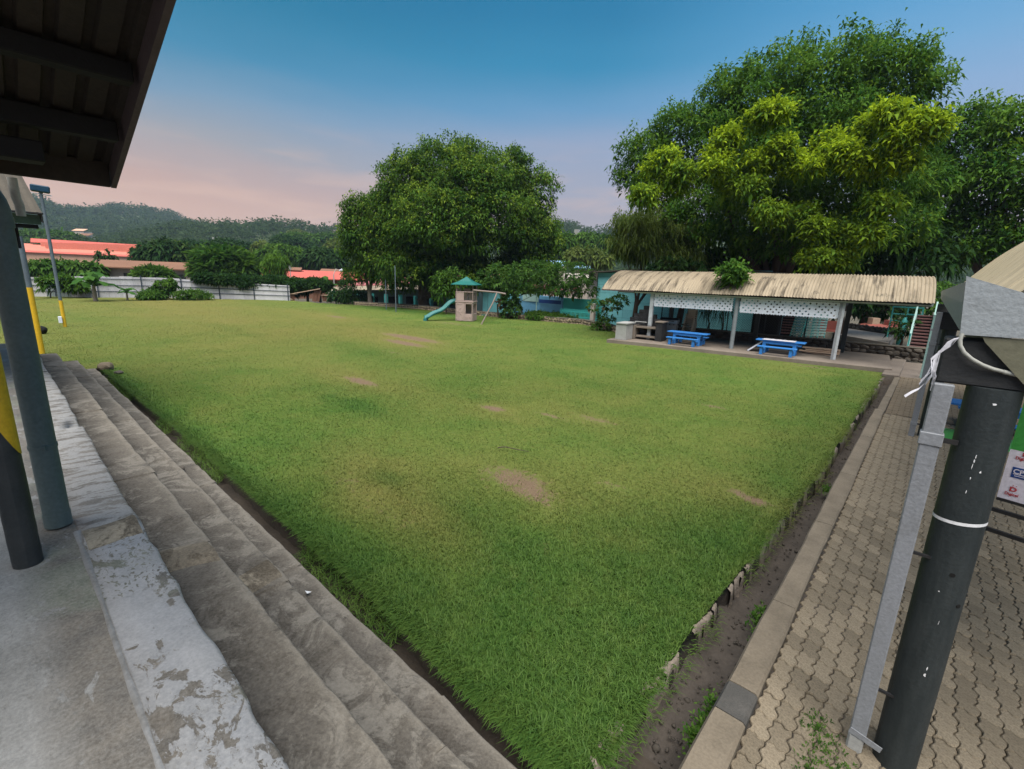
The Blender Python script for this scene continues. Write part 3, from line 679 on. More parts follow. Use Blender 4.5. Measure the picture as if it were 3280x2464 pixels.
def wood(P, n, rmin, rmax, seed, tmax, bald=None):
    r = np.random.default_rng(seed); C = []
    a = r.uniform(0, P.shape[0]-3.001, n)**1.0; b = r.uniform(0, P.shape[1]-1.001, n)
    for i, j in zip(a, b):
        ii_, jj = int(i), int(j); fi, fj = i-ii_, j-jj
        p = (P[ii_, jj]*(1-fj)+P[ii_, jj+1]*fj)*(1-fi)+(P[ii_+1, jj]*(1-fj)+P[ii_+1, jj+1]*fj)*fi
        if bald is not None and bald(p, i/(P.shape[0]-3), b): continue
        q = r.uniform(rmin, rmax); C.append((p[0], p[1], p[2]+q*.45, q, q, q*.72))
    return C
def bald_far(p, t, b):
    # the grassy spur on the right shoulder of the far hill
    s = EYE + Vector((0, 0, 0)); d = Vector(p)-s; w = d.dot(FW); x = CX+F_PX*d.dot(RT)/w; y = CY-F_PX*d.dot(UP)/w
    return (500 < x < 640 and t > .45 and abs(y-(722+(x-520)*.30)) < 9) or (380 < x < 470 and 698 < y < 710)
Cf = wood(PF, 2600, 5.5, 11, 3, 1, bald_far); Cm = wood(PM, 1500, 4, 8, 4, 1)
def crowns_mesh(name, C, per, size, mat, seed, k=3):
    A = np.array(C); r = np.random.default_rng(seed); cent = []; nrm = []; tone = []
    for l in A:
        d = r.normal(size=(per, 3)); d /= np.linalg.norm(d, axis=1, keepdims=True); d = d[d[:, 2] > -.25]
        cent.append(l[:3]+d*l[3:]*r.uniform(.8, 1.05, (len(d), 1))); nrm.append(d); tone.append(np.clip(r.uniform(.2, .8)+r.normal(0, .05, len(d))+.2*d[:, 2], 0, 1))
    cent = np.concatenate(cent); nrm = np.concatenate(nrm); tone = np.concatenate(tone)
    V_, F_, v_, t_ = leaves(cent, nrm, size, seed+1, k, .35, .8, tone)
    return fastmesh(name, V_, F_, mat, None, {'v': v_, 't': t_})
tag(crowns_mesh('forest', Cf, 44, 2.7, M['leaf_hill'], 5, 2), kind='stuff')
tag(crowns_mesh('forest', Cm, 60, 1.7, M['leaf_hill'], 6, 3), kind='stuff')
# ================================================================== deck, steps, drain, path
DZ, RI, TR = .92, .307, .377
def rough_slab(name, x0, x1, y0, y1, z0, z1, mat, parent, seed, nose=.014, step=.08, wob=.011):
    """a cast slab lying along x with a worn, wandering nosing on its +y edge"""
    nx = max(2, int((x1-x0)/step)); g = np.linspace(x0, x1, nx+1)
    prof = [(y0, z1, 0), (y0+.115, z1, 0), (y0+.20, z1, 0), (y1-nose*4.5, z1, .35), (y1-nose, z1-nose*.22, 1), (y1-nose*.25, z1-nose*.75, 1), (y1, z1-nose*2, .8), (y1, z1-(z1-z0)*.5, .1), (y1-.004, z0, 0), (y0, z0, 0)]
    V_ = []; A_ = []
    for x in g:
        xa = np.array([x]); w1 = fbm(xa, xa*0, 1.1, 4, seed)[0]; w2 = fbm(xa, xa*0, 4.5, 3, seed+3)[0]
        for j, (y, z, a) in enumerate(prof):
            e = 1 if 3 <= j <= 7 else 0
            V_.append((x, y+e*(w1*wob*1.6+w2*wob), z+(e if j < 6 else 0)*w2*wob*.5+(.004*w1 if j < 4 else 0))); A_.append(a)
    k = len(prof); F_ = [(i*k+j, (i+1)*k+j, (i+1)*k+(j+1) % k, i*k+(j+1) % k) for i in range(nx) for j in range(k)]
    F4 = np.array(F_)[:, ::-1]
    caps = [[b+0, b+3, b+8, b+9] for b in (0, nx*k)] + [[b+3, b+5, b+6, b+8] for b in (0, nx*k)]
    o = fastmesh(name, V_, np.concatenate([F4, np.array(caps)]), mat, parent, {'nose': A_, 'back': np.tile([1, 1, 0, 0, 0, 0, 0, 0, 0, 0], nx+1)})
    return o
steps = empty('steps', (0, 0, 0), None, None); steps['kind'] = 'structure'
steps['label'] = 'four long weathered concrete steps down to the lawn'
cuts = [-15.7, -12.9, -10.6, -8.5, -6.6, -5.1, -3.62, -1.55, 1.6]
for lvl, (ya, yb, zt, xe) in enumerate(((.47, .845, DZ-RI, -14.6), (.845, 1.222, DZ-2*RI, -15.25), (1.222, 1.565, 0.0, -15.7))):
    for i in range(len(cuts)-1):
        a = cuts[i] + .35*math.sin(lvl*2.1+i); b = cuts[i+1] + (.35*math.sin(lvl*2.1+i+1) if i < len(cuts)-2 else 0)
        if i == 0: a = xe
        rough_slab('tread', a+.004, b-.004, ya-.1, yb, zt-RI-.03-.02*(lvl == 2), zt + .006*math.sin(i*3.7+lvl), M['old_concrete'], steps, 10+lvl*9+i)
# the cement ridge that was run across deck and treads beside the downpipe
for lvl, (ya, yb, zt) in enumerate(((.18, .462, DZ), (.475, .835, DZ-RI), (.853, 1.215, DZ-2*RI))):
    xc = -3.72 + .12*lvl; g = []
    for i in range(9):
        t = i/8; x = xc + .17*(t-.5)*2
        h = .028*math.sin(math.pi*t)**.7
        g.append([(x+.05*math.sin(yq*7+lvl)+.02*(yq-ya), yq, zt-.004+h*(1+.25*math.sin(yq*11+i))) for yq in np.linspace(ya, yb-.015, 8)])
    o = MB().sheet(g).build('cement_patch', M['patch'], steps)
deck = empty('deck', (0, 0, 0), None, None); deck['kind'] = 'structure'; deck['label'] = 'grey painted concrete deck at the head of the steps'
for i, (a, b) in enumerate(((-14.4, -12.2), (-12.2, -10.3), (-10.3, -8.3), (-8.3, -6.5), (-6.5, -5.2), (-5.2, -3.66), (-3.66, 2.5))):
    rough_slab('deck_edge', a+.003, b-.003, .165, .468, DZ-RI-.02, DZ+.003*math.sin(i*2.3), M['deck_paint'], deck, 60+i, .02, .06 if i > 4 else .12, .013)
o = fastmesh('walkway', [(-14.4, -7, DZ-.012), (2.5, -7, DZ-.012), (2.5, .168, DZ-.004), (-14.4, .168, DZ-.004), (-14.4, -7, DZ-.9), (2.5, -7, DZ-.9), (2.5, .168, DZ-.9), (-14.4, .168, DZ-.9)],
             [(0, 1, 2, 3), (1, 5, 6, 2), (3, 7, 4, 0)], M['deck_paint'], deck)
g = []
for i in range(60):
    x = -3.85+ i*.107; q_ = np.array([x]); w = .015+.010*fbm(q_, q_*0, 3, 3, 4)[0]; yc = .160+.006*fbm(q_, q_*0, 1.5, 3, 6)[0]; h = .005+.004*fbm(q_, q_*0, 4, 2, 8)[0]
    g.append([(x, yc-w, DZ-.008), (x, yc-w*.5, DZ+h*.8), (x, yc+w*.3, DZ+h), (x, yc+w, DZ-.001)])
MB().sheet(g).build('mortar_ridge', M['ridge'], deck)
# earth trench between the lowest step and the turf, and the open drain beside the path
def bed(name, xs, ys, zf, mat, kind='structure'):
    X, Y = np.meshgrid(xs, ys); Z = zf(X, Y); i = np.arange(X.size).reshape(X.shape)
    o = fastmesh(name, np.stack([X.ravel(), Y.ravel(), Z.ravel()], 1), np.stack([i[:-1,:-1].ravel(), i[:-1,1:].ravel(), i[1:,1:].ravel(), i[1:,:-1].ravel()], 1), mat, smooth=True)
    return tag(o, kind=kind)
bed('trench', np.arange(-15.8, -.5, .06), np.arange(1.5, 2.3, .05), lambda X, Y: -.21+.05*fbm(X, Y, 2.2, 4, 4)+.25*(Y-1.9)**2, M['trench_soil'])
bed('drain', np.arange(-1.05, -.36, .03), np.arange(1.2, 19.4, .06), lambda X, Y: -.24+1.1*np.clip(np.abs(X+.74)-.06, 0, .2)**1.4+.025*fbm(X, Y, 5, 4, 6), M['gutter_dirt'])
# rough stone edging that holds the turf along the drain
edging = empty('lawn_edging', (0, 0, 0), None, None); edging['kind'] = 'structure'
yq = 1.85; k = 0
while yq < 18.3:
    ln = rnd.uniform(.10, .30); xr = float(lawn_right(np.array([yq+ln/2]))[0])
    mb = MB(); n = 5; ring = []
    for i in range(n+1):
        y_ = yq+ln*i/n*.97; j = lambda s: rnd.uniform(-s, s)
        ring.append([(xr-.06+j(.01), y_, -.30), (xr-.045+j(.012), y_, -.008+j(.010)), (xr-.005+j(.012), y_, .002+j(.009)), (xr+.022+j(.014), y_, -.016+j(.012)), (xr+.026+j(.014), y_, -.10), (xr+.034+j(.02), y_, -.32)])
    mb.sheet(ring, True).build('edging_stone', M['edge_stone'], edging); yq += ln+rnd.uniform(-.02, .03)+(rnd.random() < .15)*.25; k += 1
# gravel and rubbish lying in the drain
VV = []; FF = []; o_ = 0; r_ = np.random.default_rng(77)
ico = bmesh.new(); bmesh.ops.create_icosphere(ico, subdivisions=1, radius=1); iv = np.array([v.co[:] for v in ico.verts]); jf = np.array([[v.index for v in f.verts] for f in ico.faces]); ico.free()
for i in range(600):
    y_ = 1.9+ r_.uniform()**1.7*15; x_ = -.74+r_.normal()*.085; s = r_.uniform(.004, .014)*(1+.9*(r_.uniform() > .95))
    VV.append(iv*(s*r_.uniform(.6, 1.3, 3))*np.array([1, 1.2, .6])*(1+.34*r_.normal(size=iv.shape)*.6)+np.array([x_, y_, -.225+.9*max(0, abs(x_+.74)-.06)**1.4])); FF.append(jf+o_); o_ += len(iv)
tag(fastmesh('gravel', np.concatenate(VV), np.concatenate(FF), M['stone_dark']), kind='stuff')
# kerb between drain and path
curb = empty('curb', (0, 0, 0), None, None); curb['kind'] = 'structure'
yq = 1.2
segs = [(1.2, 2.66), (2.66, 2.93), (2.93, 4.05), (4.05, 5.9), (5.9, 7.8), (7.8, 10.2), (10.2, 12.85)]
for i, (a, b) in enumerate(segs):
    rows = []
    for y_ in np.linspace(a+.004, b-.004, max(3, int((b-a)/.12))):
        w = fbm(np.array([y_]), np.array([0.]), 1.4, 4, 9)[0]*.014; e = fbm(np.array([y_]), np.array([3.]), 5, 3, 9)[0]*.006
        tp = .045+.004*math.sin(y_)
        rows.append([(-.60+w, y_, -.3), (-.592+w, y_, tp-.03), (-.575+w, y_, tp-.004+e), (-.5, y_, tp), (-.42-w*.6, y_, tp-.002+e), (-.405-w, y_, tp-.016), (-.40-w, y_, -.1)])
    mb = MB().sheet(rows, False); 
    for rw in (rows[0], rows[-1]): mb.add(rw, [tuple(range(7))])
    mb.build('curb_stone', M['curb_dark'] if i == 1 else M['curb'], curb)
for i, (a, b) in enumerate(((12.86, 14.6), (14.61, 16.6), (16.61, 18.25))):
    MB().box((-.545+.01*i, a, -.3), (-.40+.008*i, b, .035+.003*i)).build('curb_stone', M['curb'], curb, .012)
# --- interlocking pavers
path = empty('path', (0, 0, 0), None, None); path['kind'] = 'structure'; path['label'] = 'path of interlocking zigzag pavers beside the lawn'
PW, PL = .1052, .185
zig = [(0, 0), (.014, .18), (.014, .32), (-.012, .5), (-.012, .62), (.006, .80), (0, 1)]
wav = [(0, 0), (.2, .010), (.38, .012), (.62, -.010), (.8, -.012), (1, 0)]
def paver_mesh(seed):
    r = random.Random(seed); g = .0045
    pl = [(zx, ty*PL) for zx, ty in zig]                       # left side going up
    lo = [(tx*PW, wy_) for tx, wy_ in wav]                      # near side
    loop = [(x, y) for x, y in lo[:-1]] + [(PW+x, y) for x, y in pl[:-1]] + [(x, PL+y) for x, y in lo[::-1][:-1]] + [(x, y) for x, y in pl[::-1][:-1]]
    cx, cy = PW/2, PL/2; n = len(loop)
    def ring(s, z, j=0): return [(cx+(x-cx)*(1-s/PW*2), cy+(y-cy)*(1-s/PL*2), z+r.uniform(-j, j)) for x, y in loop]
    vs = ring(g*.5, -.05) + ring(g*.5, -.008) + ring(g+.004, 0, .0012)
    mb = MB().add(vs, [(k*n+i, k*n+(i+1) % n, (k+1)*n+(i+1) % n, (k+1)*n+i) for k in (0, 1) for i in range(n)] + [tuple(range(2*n, 3*n))])
    return mb.mesh('paver', M['paver'])
PM_ = [paver_mesh(i) for i in range(4)]
cells = []
for j in range(-2, 60):
    for i in range(0, 22):
        x, y = -.398+i*PW, 1.75+j*PL
        if y+PL > 12.7: continue
        d = EYE; v_ = Vector((x+PW/2, y+PL/2, 0))-EYE; w_ = v_.dot(FW)
        qx = CX+F_PX*v_.dot(RT)/w_; qy = CY-F_PX*v_.dot(UP)/w_
        vis = 0 < qx < 3330 and qy < 2520
        cells.append((not vis, v_.length, x, y))
cells.sort()
def pz(x, y): return .006*math.sin(x*5+y*1.3)+.004*math.sin(y*4.1)+.004*math.sin(x*17+y*13)
rest = MB()
for n_, (hid, dist, x, y) in enumerate(cells):
    z = pz(x, y)
    if n_ < 290:
        inst('paver', PM_[n_ % 4], path, (x, y, z), (rnd.uniform(-.012, .012), rnd.uniform(-.012, .012), rnd.uniform(-.012, .012)))
    else:
        me = PM_[n_ % 4]; rest.add([(v.co.x+x, v.co.y+y, v.co.z+z) for v in me.vertices], [tuple(p.vertices) for p in me.polygons])
o = rest.build('pavers', M['paver'], path, kind='stuff')
rest = MB()
for j in range(0, 62):
    for i in range(0, 16):
        y = 12.78+j*.098; x = -.39+i*.2-(j % 2)*.1
        if y < 18.75: rest.box((max(x, -.39)+.004, y+.004, -.05), (x+.196, y+.094, .0+rnd.uniform(-.004, .004)))
rest.build('pavers', M['paver_far'], path, .006, kind='stuff')
bed('sand_bed', np.arange(-.41, 3.0, .1), np.arange(1.2, 19, .3), lambda X, Y: -.018+.003*fbm(X, Y, 3, 2, 6), M['gutter_dirt'])
MB().box((-.45, 18.76, -.4), (4, 22.95, .0)).build('landing', M['slab'], path, .02)
# moss in the joints near the downpipe foot
for n_, (x, y, s) in enumerate(((-.02, 2.87, .10), (-.10, 3.0, .07), (.0, 2.72, .11), (.09, 2.66, .07), (-.06, 2.62, .08), (-.56, 3.55, .06))):
    rr = np.random.default_rng(100+n_); c = np.stack([x+rr.normal(0, s*.5, 60), y+rr.normal(0, s*.8, 60), np.full(60, .0)], 1)
    V_, F_, v_, t_ = leaves(c, np.tile([0, 0, 1.0], (60, 1)), .022, 101+n_, 4, .1, .35)
    wv = globals().setdefault('WEEDS', []); wv.append((V_, F_, v_, t_))
for n_, (x, y, lab) in enumerate(((-.63, 2.52, 'leafy weed growing low in the drain nearest the camera'), (-.62, 2.78, 'leafy weed in the drain beside the dark kerb stone'), (-.63, 3.9, 'small weed in the drain against the kerb'), (-.66, 7.3, 'weed clump far along the drain by the kerb'))):
    rr = np.random.default_rng(120+n_); c = np.stack([x+rr.normal(0, .03, 70), y+rr.normal(0, .07, 70), -.12+np.abs(rr.normal(0, .04, 70))], 1)
    V_, F_, v_, t_ = leaves(c, np.tile([0, 0, 1.0], (70, 1)), .035, 121+n_, 4, .2, .4)
    WEEDS.append((V_, F_, v_, t_))

o_ = np.cumsum([0]+[len(w[0]) for w in WEEDS])
tag(fastmesh('weeds', np.concatenate([w[0] for w in WEEDS]), np.concatenate([w[1]+o for w, o in zip(WEEDS, o_)]), M['leaf_bright'], None, {'v': np.concatenate([w[2] for w in WEEDS]), 't': np.concatenate([w[3] for w in WEEDS])}), kind='stuff')
# ================================================================== left shelter (roof cut short of the camera so sun reaches the deck)
K = .315
rz = lambda x: 3.19+K*(x+4.0)
sh = empty('shelter', (0, 0, 0), 'dark shelter roof with rusty underside above the grey deck', 'shelter')
prof = [(-.5, 0), (-.2, 0), (-.13, .028), (.13, .028), (.2, 0), (.5, 0)]
for i in range(8):                                       # roof sheets .72 m wide, ribs running down the slope
    y1 = .632-i*.72
    g = []
    for k in range(6):
        for a, b in prof[:-1]:
            g.append((y1-.12*(k+.5)-a*.12, b))
    g.append((y1-.72, 0))
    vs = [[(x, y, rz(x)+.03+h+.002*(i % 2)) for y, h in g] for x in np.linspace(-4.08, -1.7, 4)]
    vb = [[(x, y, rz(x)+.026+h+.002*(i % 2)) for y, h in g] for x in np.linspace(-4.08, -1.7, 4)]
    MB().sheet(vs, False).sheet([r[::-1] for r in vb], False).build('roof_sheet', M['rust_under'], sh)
def sbar(x0, w, h, name, mat, y0=-5.2, y1=.6, dz=0):
    """a purlin across the slope"""
    z = rz(x0)-h/2+.012+dz
    MB().box((x0-w/2, y0, z-h/2), (x0+w/2, y1, z+h/2)).build(name, mat, sh, .006)
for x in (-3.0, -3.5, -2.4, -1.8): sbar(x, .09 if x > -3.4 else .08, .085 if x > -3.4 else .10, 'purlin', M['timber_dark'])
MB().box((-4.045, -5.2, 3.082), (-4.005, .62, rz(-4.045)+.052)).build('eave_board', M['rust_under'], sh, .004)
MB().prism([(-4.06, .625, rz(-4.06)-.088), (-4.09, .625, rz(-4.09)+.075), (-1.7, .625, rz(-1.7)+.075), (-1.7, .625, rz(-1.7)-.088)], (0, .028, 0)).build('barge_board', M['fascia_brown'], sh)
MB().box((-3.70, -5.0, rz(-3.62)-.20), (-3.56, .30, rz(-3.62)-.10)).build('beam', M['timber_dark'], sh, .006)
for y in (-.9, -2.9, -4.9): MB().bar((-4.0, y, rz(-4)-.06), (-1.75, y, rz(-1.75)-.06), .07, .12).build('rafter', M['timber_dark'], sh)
MB().box((-3.66, -5.2, 3.0), (-3.54, .05, 3.12)).build('beam', M['timber_dark'], sh, .006)
g = []                                                    # half-round eave gutter
for y in np.linspace(-5.2, .12, 5): g.append([(-4.12+.055*math.cos(t), y, rz(-4.1)-.02+.055*math.sin(t)) for t in np.linspace(math.pi, 2*math.pi, 9)])
MB().sheet(g).build('eave_gutter', M['dark_steel'], sh)
def pole_part(cx, cy, r, z0, z1, cut0=0, cut1=0, n=20, lump=0, seed=1):
    rr = random.Random(seed); g = []
    for i in range(15):
        t = i/14; ring = []
        for k in range(n+1):
            a = 2*math.pi*(k % n)/n; c_ = cut0*(1-t)**8+cut1*t**8
            rad = r*(1+lump*math.sin(3*a+i*1.1)*math.sin(i*1.7))
            ring.append((cx+rad*math.cos(a), cy+rad*math.sin(a), z0+(z1-z0)*t+c_*math.cos(a-4.54)))
        g.append(ring)
    return MB().sheet(g)
MB_ = pole_part(-3.605, -.07, .064, DZ-.03, 1.77, 0, .2, lump=.02); MB_.build('post', M['pole_black'], sh)
pole_part(-3.605, -.07, .0665, 1.77, 3.0, .2, 0).build('post', M['pole_yellow'], sh)['label'] = 'yellow painted upper part of the post'
dp = empty('downpipe', (-4.02, .09, DZ), 'dark green round downpipe beside the black and yellow post', 'downpipe')
b = Vector((-4.02, .09, DZ)); P_ = lambda x, y, z: Vector((x, y, z))-b
MB().tube([P_(-4.02, .09, DZ+.01), P_(-4.02, .09, 2.86)], .0655, 20).build('pipe', M['pipe_green'], dp)
MB().tube([P_(-4.02, .09, DZ+.01), P_(-4.02, .09, DZ+.10)], .0685, 20).build('collar', M['pipe_green'], dp)
MB().tube([P_(-4.02, .09, 2.79), P_(-4.02, .09, 2.85)], .071, 20).build('collar', M['pipe_green'], dp)
MB().tube([P_(-4.02, .09, 2.84)] + [P_(-4.02+.0, .09-.16*(1-math.cos(t)), 2.86+.2*math.sin(t)) for t in np.linspace(.1, 1.5, 7)] + [P_(-4.04, -.25, 3.08)], .068, 18).build('elbow', M['pipe_green'], dp)
s_ = MB().tube([P_(-4.02, .09, 1.462), P_(-4.02, .09, 1.487)], .0695, 20); s_.bar(P_(-3.95, .09, 1.475), P_(-3.945, .1, 1.475), .02, .03); s_.build('strap', M['pipe_green'], dp)
po = MB().tube([(-4.15, .19, 3.08), (-4.15, .19, 3.02), (-4.15, .192, 2.97), (-4.16, .20, 2.93), (-4.17, .20, 2.87)], .022, 12)
po.build('outlet_pipe', M['pvc'], sh)
# ---- next shelter along the deck, its low eave towards us
s2 = empty('shelter', (0, 0, 0), 'next shelter along the deck with green fascia and grey tin roof', 'shelter')
r2 = lambda x: 3.27+.31*(-9.3-x)
g = []
for x in np.linspace(-9.25, -14.6, 3): g.append([(x, .65-k*.05, r2(x)+(.012 if k % 2 else 0)) for k in range(100)])
MB().sheet(g, False).build('roof_sheet', M['roof_grey'], s2)
MB().box((-9.42, -4.3, 3.112), (-9.385, .63, 3.236)).build('fascia', M['green_fascia'], s2, .004)
MB().box((-9.40, -4.3, 3.245), (-9.25, .66, 3.262)).build('flashing', M['dark_steel'], s2)
MB().prism([(-9.36, .635, 3.14), (-9.36, .635, 3.27), (-14.6, .635, r2(-14.6)+.01), (-14.6, .635, r2(-14.6)-.12)], (0, .02, 0)).build('barge_board', M['roof_grey'], s2)
MB().box((-9.55, -4.2, 3.06), (-9.43, .60, 3.108)).build('beam', M['timber_dark'], s2)
MB().box((-9.9, .25, 2.79), (-9.75, .41, 3.12)).build('bracket', M['timber_dark'], s2)
MB().box((-9.66, -.42, DZ-.1), (-9.5, -.26, 3.08)).build('post', M['timber_dark'], s2)
MB().box((-14.5, -.42, DZ-.1), (-14.3, -.26, 4.7)).build('post', M['timber_dark'], s2)
# ---- light poles in the lawn
for x, y, h, yel, lab, lamp in ((-19.25, .80, 3.3, 1.9, 'leaning-looking blue-grey pole with yellow foot nearest the end of the steps', False), (-26.86, 1.95, 5.28, 1.1, 'slim floodlight pole with yellow foot farther out on the lawn', True)):
    lp = empty('light_pole', (x, y, 0), lab, 'light pole')
    MB().tube([(0, 0, -.2), (0, 0, yel)], .072 if not lamp else .062, 12).build('pole', M['pole_yellow'], lp)['label'] = 'yellow painted foot'
    MB().tube([(0, 0, yel), (0, 0, h)], .068 if not lamp else .056, 12).build('pole', M['blue_pole'], lp)
    if lamp:
        fl = MB().bar((-.02, -.28, h+.16), (.02, .28, h+.12), .3, .26).build('floodlight', M['lamp_blue'], lp, .04)
        MB().bar((0, -.3, h-.04), (0, .3, h-.08), .08, .03).build('crossarm', M['white'], lp)
        MB().box((-.02, -.17, .18), (.14, -.06, .45)).build('junction_box', M['white'], lp, .01)
# small finds on steps and grass
def pebble(name, loc, r, mat, lab, cat, seed, fl=.7):
    bm = bmesh.new(); bmesh.ops.create_icosphere(bm, subdivisions=2, radius=r); rr = random.Random(seed)
    for v_ in bm.verts:
        k = 1+.22*noise.noise(v_.co*(2.2/r)+Vector((seed, 0, 0))); v_.co *= k; v_.co.z *= fl
    me = bpy.data.meshes.new(name); bm.to_mesh(me); bm.free(); me.materials.append(mat)
    o = bpy.data.objects.new(name, me); COL.objects.link(o); o.location = loc; return tag(o, lab, cat)
pebble('ball', (-24.6, 1.14, .15), .15, M['tarp'], 'dark round ball lying in the grass by the light poles', 'ball', 3, 1)
pebble('stone', (-15.35, 1.72, .08), .17, M['stone'], 'rough stone at the far end of the lowest step', 'stone', 4)
pebble('stone', (-14.6, 1.86, .03), .10, M['stone_dark'], 'smaller flat stone on the grass past the steps', 'stone', 5, .5)
pebble('stone', (-6.9, 1.33, .05), .06, M['stone_dark'], 'dark stone lying on the lowest step', 'stone', 6, .6)
sc = [(-4.50, 1.235), (-4.36, 1.215), (-4.35, 1.27), (-4.44, 1.30)]
tag(MB().prism([(x, y, .008+.02*(i % 2)) for i, (x, y) in enumerate(sc)], (0, 0, .004)).build('paper_scrap', M['litter_white']), 'torn white paper scrap on the second lowest step', 'litter')
tag(MB().prism([(x+.9, y+.1, .02+.01*(i % 2)) for i, (x, y) in enumerate([(-4.36, 1.30), (-4.30, 1.29), (-4.31, 1.33)])], (0, 0, .003)).build('paper_scrap', M['litter_white']), 'tiny white scrap on the lowest step nearest the camera', 'litter')
tag(MB().tube([(-4.65, 4.95, .03), (-4.55, 5.0, .06), (-4.36, 5.10, .04), (-4.22, 5.2, .02)], [.009, .008, .006, .003], 6).build('stick', M['bark']), 'bare dry stick lying on the middle of the lawn', 'stick')

# ================================================================== right shelter beside the path
rs = empty('shelter', (.1, 3, 0), 'shelter on the right with curved cream roof and grey gutter', 'shelter')
b = Vector((.1, 3, 0)); Q = lambda x, y, z: (x-.1, y-3, z)
def arch(x):                                            # roof line over the gutter
    return float(np.interp(x, [.16, .22, .3, .4, .5, .65, .8, .95, 1.1, 1.35, 1.7, 2.1, 2.6, 3.1, 3.7], [2.47, 2.54, 2.635, 2.765, 2.905, 3.105, 3.295, 3.475, 3.63, 3.86, 4.13, 4.37, 4.56, 4.62, 4.56]))
xs_ = np.r_[np.linspace(.165, 1.4, 22), np.linspace(1.5, 3.6, 14)]
for i in range(18):
    y0 = 3.06+i*.78; g = []
    for k in range(0, 33):
        yq = y0+k*.78/32; g.append([Q(x, yq, arch(x)+.011*math.cos(k/32*2*math.pi*8)+.0015*(i % 2)) for x in xs_])
    MB().sheet(g).build('roof_sheet', M['cream_near'], rs)
pr = [(.092, 2.655), (.098, 2.56), (.118, 2.418), (.26, 2.418), (.26, 2.60), (.25, 2.60), (.25, 2.43), (.128, 2.43), (.108, 2.56), (.10, 2.655)]
for i in range(4):
    MB().prism([Q(x, 3.0+i*4.02, z) for x, z in pr], (0, 4.015, 0)).build('gutter', M['gutter'], rs)
MB().prism([Q(.086, 2.985, 2.678), Q(.112, 2.985, 2.414), Q(.80, 2.985, 2.424), Q(.80, 2.985, 2.43)], (0, .012, 0)).build('gutter_end', M['gutter'], rs)
MB().prism([Q(.187, 2.992, 2.412), Q(.20, 2.992, 2.388), Q(.35, 2.992, 2.222), Q(.62, 2.992, 2.0), Q(.95, 2.992, 2.0), Q(.95, 2.992, 2.412)], (0, .022, 0)).build('end_panel', worn('end_panel', (.15, .145, .10), (.09, .085, .06), 4, .6, .8), rs)
MB().box(Q(.066, 3.02, 2.178), Q(3.4, 3.20, 2.392)).build('beam', M['black_beam'], rs, .008)
MB().box(Q(.08, 11.06, 1.975), Q(3.4, 11.26, 2.27)).build('beam', M['black_beam'], rs, .008)
MB().box(Q(.08, 19.06, 1.975), Q(3.4, 19.26, 2.27)).build('beam', M['black_beam'], rs, .008)
MB().box(Q(.20, 3.21, 2.30), Q(.30, 19, 2.41)).build('beam', M['black_beam'], rs, .008)
for n_, y in enumerate((3.075, 11.18, 19.2)):
    MB().tube([Q(.277, y, -.15), Q(.277, y, 2.18 if n_ == 0 else 1.98)], .097, 28).build('post', M['dark_post'], rs)
    MB().box(Q(2.9, y-.1, -.1), Q(3.1, y+.1, 2.18)).build('post', M['dark_post'], rs)
# white tape round the near post and paint chips on it
def ring_band(z, r, h, a0, a1, n, mat, name, y=3.075, tilt=0):
    g = []
    for i in range(n+1):
        a = a0+(a1-a0)*i/n
        g.append([Q(.277+r*math.cos(a), y+r*math.sin(a), z+s*h+tilt*math.cos(a)) for s in (-.5, .5)])
    return MB().sheet(g).build(name, mat, rs)
ring_band(1.515, .0985, .016, 2.9, 6.35, 20, M['litter_white'], 'tape_band', tilt=.012)
for a, z, w_, h_ in ((4.75, 2.115, .014, .012), (4.62, 1.86, .004, .020), (4.6, 1.835, .006, .018), (4.58, 1.81, .003, .03), (4.9, 1.79, .008, .011), (4.63, 1.75, .004, .016), (4.61, 1.68, .003, .02), (4.95, .70, .005, .03), (4.93, .655, .010, .02), (4.9, .97, .002, .03), (4.6, 1.14, .010, .006)):
    rc = random.Random(int(a*1000+z*777)); c_ = []
    for q in range(9):
        t = 2*math.pi*q/9; k_ = rc.uniform(.45, 1.25); c_.append((a+.5*w_/.098*k_*math.cos(t)+.25*h_*math.sin(t), z+.5*h_*k_*math.sin(t)))
    MB().add([Q(.277+.0985*math.cos(u), 3.075+.0985*math.sin(u), v) for u, v in c_], [tuple(range(9))]).build('paint_chip', M['litter_white'], rs)
for a, z in ((4.93, 1.245), (5.55, 1.08)):
    MB().tube([Q(.277+.092*math.cos(a), 3.075+.092*math.sin(a), z), Q(.277+.0992*math.cos(a), 3.075+.0992*math.sin(a), z)], .011, 10).build('bolt_hole', M['tarp'], rs)
# square grey downpipes
def square_pipe(x0, y0, z0, z1, w, d, strap):
    d_ = empty('downpipe', (x0, y0, 0), None, 'downpipe')
    MB().box((0, 0, z0), (w, d, z1)).build('pipe', M['downpipe'], d_, .006)
    for z in strap:
        MB().box((-.006, -.006, z-.032), (w+.006, d+.004, z+.032)).build('clamp', M['downpipe'], d_, .003)
        MB().box((w+.004, d*.4, z-.012), (w+.06, d*.6, z+.012)).build('strap', M['dark_steel'], d_)
    return d_
d1 = square_pipe(.062, 2.985, .09, 2.176, .078, .05, (1.90,)); d1['label'] = 'grey square downpipe strapped to the nearest dark post'
MB().box((-.002, -.002, -.03), (.074, .052, .088)).build('pipe_shoe', M['cement'], d1, .01)
for z in (.42, 1.28): MB().box((.07, .02, z), (.15, .035, z+.014)).build('strap', M['dark_steel'], d1)
MB().bar((.0, -.004, .115), (.15, -.004, .085), .006, .035).build('strap', M['downpipe'], d1)
d2 = square_pipe(.055, 11.0, .0, 2.27, .085, .06, (1.72, .25)); d2['label'] = 'grey square downpipe on the second post along the path'
d3 = square_pipe(.045, 19.0, .0, 1.95, .07, .06, (1.5,)); d3['label'] = 'pale green-grey downpipe at the far end of the path'
